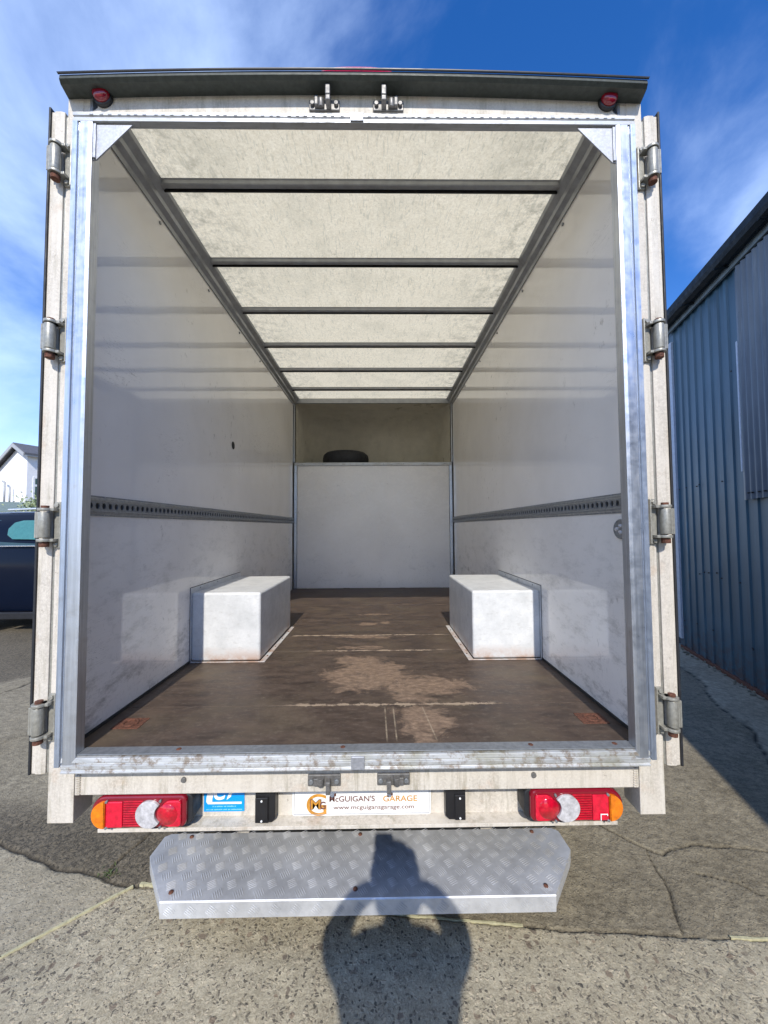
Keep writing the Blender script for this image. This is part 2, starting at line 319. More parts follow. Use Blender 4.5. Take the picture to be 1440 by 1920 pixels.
def obj(name, mb, mat, parent=None, bev=0., label=None, fixn=True, **props):
    v = np.array(mb.v, float) if isinstance(mb, MB) else None
    me = bpy.data.meshes.new(name)
    c = (v.min(0)+v.max(0))/2
    me.from_pydata([tuple(p) for p in v-c], [], mb.f); me.polygons.foreach_set('use_smooth', mb.sm)
    if fixn:
        bm = bmesh.new(); bm.from_mesh(me); bmesh.ops.recalc_face_normals(bm, faces=bm.faces); bm.to_mesh(me); bm.free()
    mats = mat if isinstance(mat, (list, tuple)) else [mat]
    for q in mats: me.materials.append(M[q] if isinstance(q, str) else q)
    if len(mats) > 1: me.polygons.foreach_set('material_index', mb.mi)
    o = bpy.data.objects.new(name, me); COL.objects.link(o)
    place(o, Vector(c), parent)
    if bev:
        b = o.modifiers.new('bevel', 'BEVEL'); b.width = bev; b.segments = 2; b.limit_method = 'ANGLE'; b.angle_limit = .7
    setp(o, label=label, **props); return o
def place(o, wp, parent=None):
    WP[o.name] = Vector(wp)
    if parent is not None: o.parent = parent; o.location = Vector(wp)-WP[parent.name]
    else: o.location = wp
def dup(o, wp, parent=None, rot=None, scale=None):               # copy of a part, children included, mesh shared
    c = o.copy(); COL.objects.link(c); place(c, wp, parent)
    if rot is not None: c.rotation_euler = rot
    if scale is not None: c.scale = scale
    for ch in list(o.children):
        d = ch.copy(); COL.objects.link(d); d.parent = c
    return c
def thing(name, loc, label, cat, group=None, rz=0):
    o = bpy.data.objects.new(name, None); COL.objects.link(o); o.location = loc; o.rotation_euler = (0, 0, rz); WP[o.name] = Vector(loc)
    o.empty_display_size = .2; setp(o, label=label, category=cat, group=group); return o
def tag(o, label, cat, group=None, kind=None): setp(o, label=label, category=cat, group=group, kind=kind)
def text_mb(s, w, h, cx, cz, y, bold=0., shear=0., depth=.0006):
    cu = bpy.data.curves.new('t', 'FONT'); cu.body = s; cu.offset = bold; cu.shear = shear; cu.extrude = .0
    o = bpy.data.objects.new('t', cu); me = bpy.data.meshes.new_from_object(o)
    v = np.array([p.co[:] for p in me.vertices]); lo, hi = v.min(0), v.max(0)
    q = MB(); vs = [(cx+(p[0]-(lo[0]+hi[0])/2)/(hi[0]-lo[0])*w, y, cz+(p[1]-(lo[1]+hi[1])/2)/(hi[1]-lo[1])*h) for p in v]
    q.add(vs, [tuple(f.vertices) for f in me.polygons])
    bpy.data.objects.remove(o); bpy.data.curves.remove(cu); bpy.data.meshes.remove(me)
    return q

# ================================================================== GROUND
def wig(pts, amp=.012, n=4):
    p = [np.array(q, float) for q in pts]
    for _ in range(n):
        q = [p[0]]
        for a, b in zip(p, p[1:]):
            d = b-a; L_ = np.hypot(*d); mid = (a+b)/2+np.array([-d[1], d[0]])/max(L_, 1e-6)*rng.normal()*amp*min(1, L_*3)
            q += [mid, b]
        p = q; amp *= .62
    return np.array(p)
cr = dict(
 A=(wig([(-4.2,1.25),(-2.6,.78),(-1.732,.493),(-1.507,.412),(-1.317,.343),(-1.123,.315),(-1.086,.295),(-.943,.264),(-.879,.262)],.015), .007),
 A2=(wig([(-1.104,.319),(-1.087,.429),(-1.042,.558),(-.95,.8)],.012), .005),
 C=(wig([(.95,.72),(1.158,.556),(1.226,.474),(1.294,.408),(1.347,.37),(1.453,.405),(1.553,.42),(1.666,.406),(1.835,.378),(2.3,.33)],.014), .0048),
 D=(wig([(1.299,.408),(1.264,.301),(1.248,.207),(1.213,.144),(1.173,.044)],.012), .0042),
 E=(wig([(3.5,3.4),(3.221,2.555),(3.1,2.149),(2.899,1.842),(2.821,1.592),(2.744,1.329),(2.5,1.0),(2.42,.7)],.03), .010),
 F=(wig([(1.42,.28),(1.561,.236),(1.613,.168),(1.8,.08)],.012), .0025),
 K=(wig([(1.35,1.05),(1.5,.98),(1.66,.90)],.02), .004),
 H=(wig([(-4.2,1.6),(-3.371,2.12),(-3.323,2.35),(-2.8,2.9)],.02), .012),
 S1=(wig([(-.9,.264),(-.5,.2),(.086,.134),(.347,.106),(.732,.066),(1.181,.035),(1.459,.022),(2.2,-.03),(5,-.25)],.005), .0045))
def axis(dense, mid, far, hd=.007, hm=.028):
    a = list(np.arange(dense[0], dense[1], hd)); l = list(np.arange(mid[0], dense[0]-hm/2, hm)); r = list(np.arange(dense[1], mid[1], hm))
    g = [mid[1]+.05*1.3**k for k in range(40)]; g = [q for q in g if q < far]+[far]
    gl = [mid[0]-.05*1.3**k for k in range(40)]; gl = [q for q in gl if q > -far]+[-far]
    return np.array(gl[::-1]+l+a+r+g)
X = axis((-2.0, 2.05), (-5.5, 4.2), 300); Y = axis((-.40, .80), (-1.6, 4.6), 300)
gx, gy = np.meshgrid(X, Y, indexing='xy'); nx, ny = len(X), len(Y)
crack = np.zeros_like(gx)
for k, (pl, w) in cr.items():
    lo, hi = pl.min(0)-.06, pl.max(0)+.06
    ix = np.where((X > lo[0]) & (X < hi[0]))[0]; iy = np.where((Y > lo[1]) & (Y < hi[1]))[0]
    if len(ix) == 0 or len(iy) == 0: continue
    sl = np.ix_(iy, ix); px, py = gx[sl], gy[sl]; d = np.full(px.shape, 9.)
    for a, b in zip(pl, pl[1:]):
        ab = b-a; tt = np.clip(((px-a[0])*ab[0]+(py-a[1])*ab[1])/(ab@ab+1e-12), 0, 1)
        d = np.minimum(d, np.hypot(px-a[0]-tt*ab[0], py-a[1]-tt*ab[1]))
    w = w*(1+.5*np.sin(px*31+py*17)*np.sin(py*41-px*13))
    crack[sl] = np.maximum(crack[sl], np.clip(1.25-d/w, 0, 1))
def sm(v, a, b): t_ = np.clip((v-a)/(b-a), 0, 1); return t_*t_*(3-2*t_)
jit = .012*np.sin(gx*23+gy*9)+.008*np.sin(gx*57-gy*31)+.006*np.sin(gy*83+gx*40)
sxs = [-300, -3, -1.246, -1.113, -.954, -.879, .086, .347, .732, 1.181, 1.459, 5, 300]
sys_ = [-250, -1.45, .011, .125, .264, .268, .134, .106, .066, .035, .022, -.25, -.25]
sep = np.interp(gx, sxs, sys_)
fore = sm(sep-gy, -.002, .004)
A = cr['A'][0]; ao = A[np.argsort(A[:, 0])]; sepA = np.interp(gx, ao[:, 0], ao[:, 1])
left = (1-fore)*sm(sepA-gy, -.006, .01)*sm(-.88-gx, 0, .02)
tar = (1-fore)*(1-left)*sm(-.55-gx+jit, -.3, .3)
tarfar = sm(gy+jit*3-(2.4+(gx+3.6)*.55), -.05, .05)*sm(-2-gx, 0, .3)
mid = (1-fore)*(1-left)*sm(-1.25-gx-(gy-.7)*.45+jit*4, -.1, .25)*sm(gy, .62, .85)*(1-tarfar)
tar = np.clip(tar*(1-mid)+tarfar, 0, 1)
E_ = cr['E'][0]; eo = E_[np.argsort(E_[:, 1])]; sepE = np.interp(gy, eo[:, 1], eo[:, 0])
light = sm(gx-sepE, -.01, .02)*sm(gy, .9, 1.3)
light = np.maximum(light, left*(.35+.3*np.sin(gx*5+2)*np.sin(gy*9)))
coarse = np.clip(fore+left*.7, 0, 1)
gz = G-.010*crack+.004*fore*(gx > -.8)+.0015*np.sin(gx*7)*np.sin(gy*9)*np.exp(-(gx**2+gy**2)/60)
gz += rng.normal(size=gz.shape)*.0009*(np.abs(gx) < 2.05)*(gy < .8)*(gy > -.4)
me = bpy.data.meshes.new('ground'); nv = nx*ny; me.vertices.add(nv)
me.vertices.foreach_set('co', np.stack([gx, gy, gz], -1).ravel().astype('f'))
ii = np.arange(nv).reshape(ny, nx); q = np.stack([ii[:-1, :-1], ii[:-1, 1:], ii[1:, 1:], ii[1:, :-1]], -1).reshape(-1, 4)
me.loops.add(q.size); me.loops.foreach_set('vertex_index', q.ravel().astype('i'))
me.polygons.add(len(q)); me.polygons.foreach_set('loop_start', (np.arange(len(q))*4).astype('i')); me.polygons.foreach_set('loop_total', np.full(len(q), 4, 'i'))
me.polygons.foreach_set('use_smooth', np.ones(len(q), bool)); me.update(calc_edges=True)
at = me.attributes.new('zone', 'FLOAT_COLOR', 'POINT'); at.data.foreach_set('color', np.stack([coarse, tar, light, np.ones_like(tar)], -1).ravel().astype('f'))
at = me.attributes.new('crack', 'FLOAT', 'POINT'); at.data.foreach_set('value', (crack**1.5).ravel().astype('f'))
me.materials.append(M['ground']); go = bpy.data.objects.new('ground', me); COL.objects.link(go); go['kind'] = 'structure'; go['label'] = 'grey cracked concrete and tarmac yard under the truck'
def strip(name, pts, w, z, gaps=()):
    p = wig(pts, .004, 3); b = MB()
    for i in range(len(p)-1):
        if random.random() < .04: continue
        ww = w*random.uniform(.6, 1.25); d = p[i+1]-p[i]; n = np.array([-d[1], d[0]])/np.hypot(*d)*ww/2
        a0, a1 = p[i]-n, p[i]+n; b0, b1 = p[i+1]+d*.02-n, p[i+1]+d*.02+n
        b.add([(a0[0],a0[1],z-.01),(a1[0],a1[1],z-.01),(b1[0],b1[1],z-.01),(b0[0],b0[1],z-.01),(a0[0],a0[1],z),(a1[0],a1[1],z),(b1[0],b1[1],z),(b0[0],b0[1],z)],
              [(4,5,6,7),(0,4,7,3),(1,2,6,5)])
    o = obj(name, b, 'seal'); o['kind'] = 'structure'; return o
strip('joint_sealant', [(-2.2,-.78),(-1.246,.011),(-1.113,.125),(-.954,.262)], .0085, G+.006)['label'] = 'pale yellow sealant line in the concrete joint left of the step'
strip('joint_sealant', [(-.93,.272),(-.86,.268)], .011, G+.006)['label'] = 'short stub of yellow sealant beside the left end of the step'
strip('joint_sealant', [(-.1,.155),(.086,.136),(.347,.107),(.60,.082)], .007, G+.006)['label'] = 'thin yellow sealant line below the step'
strip('joint_sealant', [(1.33,.030),(1.46,.023),(1.75,.0)], .008, G+.006)['label'] = 'yellow sealant line at the right edge of the photo'
tf = MB()
for i in range(45):
    a = random.uniform(0, 2*PI); r = abs(random.gauss(0, .018)); x, y = -1.095+r*math.cos(a)*1.5, .325+r*math.sin(a); h = random.uniform(.004, .013); t_ = random.uniform(0, 2*PI)
    dx, dy = math.cos(t_)*.0022, math.sin(t_)*.0022; lx, ly = random.gauss(0, .01), random.gauss(0, .01)
    tf.add([(x-dx,y-dy,G-.002),(x+dx,y+dy,G-.002),(x+lx*.5+dx,y+ly*.5+dy,G+h*.6),(x+lx,y+ly,G+h),(x+lx*.5-dx,y+ly*.5-dy,G+h*.6)], [(0,1,2,3,4)])
tag(obj('grass_tuft', tf, 'leaf', fixn=False), 'tiny green weed tuft growing in the crack left of the step', 'weed', kind='stuff')

# ================================================================== TRUCK
FY = -.06
T = thing('box_truck', (0, 2, G), 'white box truck with an empty open load body seen from behind', 'truck')
YB = 3.36; HC = 2.417
# ---- corner posts and beams
for s in (-1, 1):
    obj('corner_post', MB().prism([(s*1.0, -.262), (s*1.09, -.262), (s*1.09, 2.39), (s*1.032, 2.39), (s*1.032, -.056), (s*1.0, -.056)], 'y', .0, .09), 'paint', T, .002)
    obj('post_flange', MB().box(s*1.0, s*1.0315, .001, .008, -.055, 2.39), 'paint', T)
cr_ = lambda x: .028*(1-(x/1.1)**2)                   # slight crown of the roof
hp = MB(); xs = np.linspace(-.998, .998, 15)
hp.add([(x, y, z) for x in xs for y, z in ((0, 2.2725), (0, 2.395+cr_(x)), (.012, 2.395+cr_(x)), (.012, 2.290))],
       [(4*i+a, 4*i+(a+1)%4, 4*i+4+(a+1)%4, 4*i+4+a) for i in range(14) for a in range(4)])
obj('header_panel', hp, 'paint', T)
vz = MB(); P = []
xs = np.linspace(-1, 1, 21)
prof = [(.03, 2.377, 1.088), (.0, 2.381, 1.088), (-.052, 2.376, 1.076), (-.064, 2.384, 1.072), (-.062, 2.400, 1.072), (-.04, 2.412, 1.076), (.03, 2.422, 1.088)]
P = [[(x*w, y, z+cr_(x)*1.05) for y, z, w in prof] for x in xs]
vz.grid(P, False); n_ = len(prof); vz.f += [tuple(range(n_)), tuple(range(20*n_+n_-1, 20*n_-1, -1))]; vz.sm += [False]*2; vz.mi += [0]*2
vo_ = obj('roof_visor', vz, 'visor', T, .0015, label='dark green rain visor along the roof edge')
obj('visor_lip', MB().grid([[(x*w, y, z+cr_(x)*1.05) for y, z, w in ((-.066, 2.396, 1.073), (-.072, 2.400, 1.074), (-.066, 2.405, 1.073))] for x in xs]), 'black', vo_)
obj('lower_beam', MB().box(-.998, .998, .001, .075, -.168, -.056), 'paint', T, .002)
bl_ = obj('recessed_beam', MB().prism([(.085, -.10), (.085, -.306), (.03, -.309), (.024, -.300), (.022, -.300), (.022, -.313), (.09, -.313), (.092, -.10)], 'x', -.93, .93), 'paint', T, .001)
for s in (-1, 1):
    w = MB(); x0 = s*.985
    for k in range(13): w.box(x0-.008, x0+.008, -.004, .002, -.165+k*.008, -.161+k*.008)
    obj('weld_seam', w, 'paint', T, .001, kind='stuff')
# ---- aluminium door frame
def jamb(s):
    prof = [(.950, -.060), (.962, -.062), (.992, -.062), (.994, -.056), (1.000, -.056), (1.002, -.062), (1.018, -.062), (1.020, -.040), (1.026, -.036), (1.026, -.002), (1.006, -.002), (1.006, -.022), (.950, -.022)]
    return MB().prism([(s*a, b) for a, b in prof], 'z', -.034, 2.232)
for s in (-1, 1):
    j = obj('door_jamb', jamb(s), 'alu', T, .0008)
    obj('jamb_strip', MB().prism([(s*1.0265, -.002), (s*1.0265, -.037), (s*1.0205, -.041), (s*1.0185, -.0632), (s*1.0015, -.0632), (s*1.0015, -.0625), (s*1.0178, -.0625), (s*1.0300, -.030), (s*1.030, -.002)], 'z', -.034, 2.232), 'alu2', j)
    obj('jamb_strip', MB().box(s*.9955, s*.9990, -.0585, -.050, -.03, 2.2), 'alu2', j)
hd = MB().prism([(-.060, 2.234), (-.062, 2.246), (-.056, 2.248), (-.056, 2.252), (-.062, 2.254), (-.062, 2.266), (-.045, 2.272), (-.002, 2.272), (-.034, 2.262), (-.034, 2.234)], 'x', -1.02, 1.02)
hd_ = obj('frame_header', hd, 'aluH', T, .0008)
obj('header_lining', MB().box(-.998, .998, .0125, .06, 2.35, 2.4155), 'rail', T)
blk = MB()
random.seed(3)
for k in range(60):
    x = -.95+k*.032+random.uniform(-.006, .006); blk.box(x-.006, x+.006, -.0645, -.0618, 2.2535, 2.2600)
obj('weld_bead', blk, 'gusset', hd_, .001, kind='stuff')
obj('header_joint', MB().box(-.022, .026, -.066, -.0605, 2.236, 2.268), 'gusset', hd_, .002)
# sill
sl = MB().prism([(-.060, -.006), (-.062, -.020), (-.057, -.022), (-.057, -.026), (-.063, -.028), (-.063, -.040), (-.058, -.043), (-.058, -.047), (-.063, -.050), (-.063, -.055), (.0, -.055), (.10, -.03), (.10, -.004), (-.03, .0005)], 'x', -.998, .998)
so_ = obj('sill', sl, 'sill', T, .0008)
obj('sill_plate', MB().box(-.949, .949, -.056, -.012, .0012, .0042), 'galv', T, .0008)
obj('sill_joint', MB().box(-.024, .022, -.067, -.0605, -.053, -.008), 'gusset', so_, .003)
for x in (-.055, .60, .895, -.62):
    r = obj('screw', MB().lathe([(.0, .0062), (.006, .0060), (.009, .0042)], (x, -.03, 0), n=10), 'rust', T)
for s in (-1, 1):
    g = obj('corner_gusset', MB().prism([(s*.951, 2.229), (s*.951, 2.096), (s*.939, 2.098), (s*.812, 2.229)], 'y', -.052, -.047), 'gusset', T, .0008)
    obj('gusset_lip', MB().box(s*.9495, s*.940, -.058, -.052, 2.10, 2.228), 'gusset', g, .001)
# ---- hinges, four a side
def hinge(s, z):
    y0 = -.002
    p = obj('hinge', MB().box(s*1.066, s*1.088, y0-.007, y0, z-.082, z+.082).box(s*1.062, s*1.067, y0-.012, y0, z-.082, z+.082), 'hinge', T, .0015)
    obj('hinge_barrel', MB().cyl((s*1.103, y0-.03, z-.045), (s*1.103, y0-.03, z+.046), .0165, n=20), 'hinge', p, .0015)
    obj('hinge_leaf', MB().box(s*1.106, s*1.127, y0-.036, y0-.028, z-.046, z+.046).box(s*1.124, s*1.132, y0-.036, y0-.002, z-.046, z+.046), 'hinge', p, .0012)
    for a in (-1, 1):
        zz = z+a*.054; kn = MB()
        kn.cyl((s*1.102, y0-.028, zz-.005), (s*1.102, y0-.028, zz+.005), .022, n=20).box(s*1.07, s*1.10, y0-.032, y0-.004, zz-.005, zz+.005)
        obj('hinge_knuckle', kn, 'hinge', p, .001)
    obj('hinge_pin', MB().cyl((s*1.103, y0-.028, z-.078), (s*1.103, y0-.028, z-.060), .0145, n=16), 'rust', p, .001)
    obj('pin_head', MB().cyl((s*1.103, y0-.028, z+.059), (s*1.103, y0-.028, z+.068), .012, n=16), 'rust', p, .001)
    for a in (-1, 1): obj('bolt', MB().cyl((s*1.078, y0-.0135, z+a*.070), (s*1.078, y0-.006, z+a*.070), .0085, n=6, smooth=False), 'hinge', p, .0008)
for s in (-1, 1):
    for z in (2.12, 1.455, .78, .105): hinge(s, z)
# ---- doors folded back flat along the sides
for s in (-1, 1):
    d = obj('door', MB().box(s*1.108, s*1.147, .004, 1.02, -.085, 2.325), 'paint', T, .002, label='%s rear door folded back along the side' % ('left' if s < 0 else 'right'))
    obj('edge_frame', MB().prism([(s*1.100, .03), (s*1.100, .0), (s*1.112, -.004), (s*1.134, -.004), (s*1.136, .0), (s*1.149, .0), (s*1.149, .03)], 'z', -.092, 2.335), 'paint', d, .0015)
    obj('door_seal', MB().box(s*1.1495, s*1.157, -.006, .05, -.094, 2.350), 'rubber', d, .002)
    obj('edge_shadow_channel', MB().box(s*1.0925, s*1.0995, .004, .04, -.09, 2.32), 'hinge', d, .0008)  # olive strip, shade on the inner door side put into its colour
# ---- latch keepers
def keeper(x, z, up):
    p = obj('door_lock_keeper', MB().box(x-.058, x+.058, -.007, .001, z-.020, z+.020), 'latch', T, .003)
    obj('keeper_claw', MB().box(x+.008*up, x+.026*up, -.042, -.006, z-.018 if up == 1 or True else z, z+.004).box(x+.008*up, x+.026*up, -.045, -.034, z, z+.040) if z > 1 else
        MB().box(x+.008*up, x+.024*up, -.030, -.006, z-.036, z+.008), 'latch', p, .003)
    obj('keeper_claw', MB().box(x-.036*up, x-.022*up, -.022, -.006, z-.014, z+.022) if z > 1 else MB().box(x-.036*up, x-.018*up, -.020, -.006, z-.012, z+.014), 'latch', p, .003)
    obj('keeper_saddle', MB().cyl((x-.012*up, -.008, z-.014), (x-.012*up, -.012, z+.014), .013, n=12), 'latch', p, .001)
    for a in (-1, 1): obj('bolt', MB().cyl((x+a*.045, -.007, z), (x+a*.045, -.017, z), .0085, n=8), 'latch' if z > 1 else 'galv', p, .0012)
keeper(-.124, 2.364, 1); keeper(.118, 2.364, -1)
keeper(-.123, -.124, 1); keeper(.121, -.124, -1)
for x in (-.617, .62): obj('bolt', MB().cyl((x, .002, -.118), (x, -.006, -.118), .009, n=10), 'latch', T, .001)
# ---- marker lamps and top brake light
for x in (-.955, .957):
    p = obj('marker_lamp', MB().lathe([(.034, .001), (.035, -.012), (.033, -.014), (.0, -.014)], (x, 0, 2.386), 'y', 24), 'black', T)
    obj('lamp_lens', MB().lathe([(.030, -.013), (.030, -.024), (.026, -.031), (.016, -.035), (.0, -.036)], (x, 0, 2.389), 'y', 24), 'redd', p)
hl = MB(); P = []   # lamp sits on the visor edge
for i in range(25):
    u = -1+2*i/24; e = max(0, 1-abs(u)**3.2)**.5; ring = []
    for j in range(9):
        a = PI*j/8; ring.append((.0+u*.172, -.012-math.cos(a)*.034*max(e, .05), 2.440+math.sin(a)*.056*e))
    P.append(ring)
hl.grid(P)
ls = obj('high_brake_lamp', hl, 'redb', T)
# ---- tail lamps
def rr(x0, x1, z0, z1, rl, rr_, n=7):
    pts = []
    for cx, cz, r, a0 in ((x1-rr_, z1-rr_, rr_, 0), (x0+rl, z1-rl, rl, 90), (x0+rl, z0+rl, rl, 180), (x1-rr_, z0+rr_, rr_, 270)):
        for i in range(n+1):
            a = math.radians(a0+90*i/n); pts.append((cx+r*math.cos(a), cz+r*math.sin(a)))
    return pts
def tail(s):
    f = lambda poly: [(s*x, z) for x, z in poly]
    z0, z1 = -.279, -.182
    h = obj('tail_light', MB().prism(f(rr(.590, .925, z0+.0, z1+.006, .02, .045)), 'y', .085, .012), 'rubber', T, .004, label='%s tail light cluster' % ('left' if s < 0 else 'right'))
    obj('lens_body', MB().prism(f(rr(.606, .936, z0-.001, z1+.010, .022, .05)), 'y', .03, -.002), 'redd', h, .006)
    obj('indicator_lens', MB().prism(f(rr(.885, .931, z0+.003, z1-.004, .003, .044)), 'y', .0, -.010), 'orange', h, .006)
    obj('brake_lens', MB().box(s*.826, s*.884, -.006, .0, z0+.003, z1-.006), 'redb', h, .003)
    ribs = MB()
    for k in range(11): ribs.box(s*.756, s*.824, -.0045, .0, z0+.006+k*.0082, z0+.0105+k*.0082)
    obj('reflector_lens', ribs, 'red', h, .0008, kind='stuff')
    cx, R = .733, .046; c2, R2 = .676, .045
    pts = []
    for i in range(25):
        a = math.radians(-140+280*i/24); x, z = cx+R*math.cos(a), -.231+R*math.sin(a)
        pts.append((x, z))
    a0 = math.atan2(pts[-1][1]+.231, pts[-1][0]-c2); a1 = math.atan2(pts[0][1]+.231, pts[0][0]-c2)
    R2 = math.hypot(pts[0][0]-c2, pts[0][1]+.231)
    for i in range(1, 14):
        a = a0+(a1-a0)*i/14; pts.append((c2+R2*math.cos(a), -.231+R2*math.sin(a)))
    obj('reversing_lens', MB().prism(f(pts), 'y', .0, -.011), 'clear', h, .002)
    obj('fog_lens', MB().prism(f(rr(.622, .690, z0+.006, z1-.004, .01, .03)), 'y', .0, -.0095), 'redb', h, .003)
    obj('fog_lens', MB().lathe([(.036, -.009), (.035, -.0105), (.018, -.0108), (.016, -.0122), (.0, -.0126)], (s*.668, 0, -.231), 'y', 22), 'red', h)
    for x, z in ((.880, z1-.004), (.880, z0+.004), (.694, z1-.004), (.694, z0+.004)):
        obj('screw', MB().cyl((s*x, .0, z), (s*x, -.0105, z), .0042, n=8), 'galv', h)
tail(-1); tail(1)
obj('tape_mark', MB().box(.85, .876, -.0112, -.0102, -.252, -.249).box(.85, .853, -.0112, -.0102, -.272, -.252).box(.873, .876, -.0112, -.0102, -.256, -.252), 'white', T)
# ---- plate, sticker and black lamp housings on the recessed beam
py = .074
pl_ = obj('name_plate', MB().prism(rr(-.253, .263, -.305, -.196, .01, .01), 'y', .083, py), 'plate', T, .001)
fr = MB()
for a, b in (((-.246, -.298), (.256, -.298)), ((-.246, -.2), (-.246, -.298)), ((.256, -.2), (.256, -.298))): fr.bar((a[0], py-.0012, a[1]), (b[0], py-.0012, b[1]), .0012, .0018, (0, 0, 1) if a[1] == b[1] or abs(a[0]-b[0]) > .1 else (1, 0, 0))
obj('plate_border', fr, 'grey', pl_)
yt = py-.0016
obj('lettering', text_mb("McGUIGAN'S", .169, .021, -.031, -.2435, yt, .012), 'brown', pl_)
obj('lettering', text_mb("GARAGE", .127, .021, .148, -.245, yt, .012), 'gold', pl_)  # gold here puts the sun glare on these letters into the print
obj('lettering', text_mb("www.mcguigansgarage.com", .300, .019, .049, -.277, yt, .008), 'brown', pl_)
obj('monogram', text_mb("G", .074, .078, -.163, -.264, yt, .0), 'gold', pl_)
obj('monogram_outline', text_mb("M", .042, .037, -.166, -.262, yt-.0003, .05), 'brown', pl_)
obj('monogram', text_mb("M", .036, .032, -.166, -.262, yt-.0006, .02), 'gold', pl_)
obj('monogram', text_mb("G", .022, .028, -.140, -.266, yt-.0009, .02), 'brown', pl_)
obj('plate_mark', MB().prism(rr(.213, .252, -.276, -.264, .005, .005), 'y', yt, yt-.0003), 'grey', pl_) if False else None
for x in (-.094, .117): obj('screw', MB().cyl((x, py, -.228), (x, py-.005, -.228), .004, n=8), 'rust', pl_)
st = obj('sticker', MB().box(-.583, -.433, .0815, .0845, -.289, -.17), 'blue', T)
ys = .0808
def poly(name, pts, mat, par, y=ys): return obj(name, MB().add([(x, y, z) for x, z in pts], [tuple(range(len(pts)))]), mat, par)
poly('sticker_letter', [(-.564, -.2), (-.5735, -.238), (-.574, -.254), (-.568, -.262), (-.443, -.262), (-.443, -.254), (-.552, -.254), (-.552, -.244), (-.541, -.2)], 'white', st)
obj('sticker_letter', text_mb("C", .052, .056, -.520, -.219, ys-.0004, .03, .35), 'white', st)
obj('sticker_letter', text_mb("B", .050, .056, -.474, -.219, ys-.0004, .03, .35), 'white', st)
obj('sticker_line', text_mb("O  Tel:  00000 00 00 00".replace('0', 'o'), .085, .006, -.512, -.242, ys, .0), 'whitet', st) if False else None
tl = MB()
random.seed(11)
for z, x0, x1, h in ((-.270, -.55, -.468, .0046), (-.2815, -.574, -.441, .0040)):
    x = x0
    while x < x1:
        w = random.uniform(.0025, .005); tl.box(x, x+w, ys-.0003, ys, z-h*random.uniform(.3, .5), z+h*random.uniform(.3, .5)); x += w+random.choice((.001, .0012, .0012, .004))
obj('sticker_small_print', tl, 'whitet', st, kind='stuff')
for x, s in ((-.345, 1), (.350, -1)):
    p = obj('plate_light_housing', MB().prism([(x-.036, -.304), (x+s*0+.024, -.304), (x+.037, -.290), (x+.037, -.17), (x-.036, -.17)] if s > 0 else [(x-.024, -.303), (x+.036, -.303), (x+.036, -.17), (x-.037, -.17), (x-.037, -.290)], 'y', .083, .045), 'black', T, .002)
    x0 = x-.034 if s > 0 else x-.004
    obj('housing_cover', MB().box(x0, x0+.046 if s > 0 else x0+.038,   .037, .046, -.300, -.212), 'black', p, .002)
    for z in (-.222, -.292): obj('rivet', MB().cyl((x0+.024 if s > 0 else x0+.018, .037, z), (x0+.024 if s > 0 else x0+.018, .034, z), .0035, n=8), 'white', p)
obj('drain_hole', MB().cyl((-.607, .0848, -.248), (-.607, .083, -.248), .009, n=14), 'dark', T)

# ---- inside: floor boards
bounds = [-.012, .283, .988, 1.318, 2.35, YB]
for a, b in zip(bounds, bounds[1:]):
    obj('floor_board', MB().box(-1.008, 1.008, a+.0012, b-.0012, -.025, .0), 'floor', T, .001)
obj('floor_frame', MB().box(-1.0, 1.0, .11, YB, -.09, -.027), 'dark', T)
# rusty lashing plates in the floor
for x, y in ((-.905, .150), (.915, .148)):
    p = obj('lashing_plate', MB().box(x-.052, x+.052, y-.040, y+.040, -.01, .0022), 'rust', T, .001)
    obj('lashing_ring', MB().lathe([(.026+.0045*math.cos(a), .0035+.0035*math.sin(a)) for a in [i*PI/4 for i in range(9)]], (x, y, 0), n=20), 'rust', p)
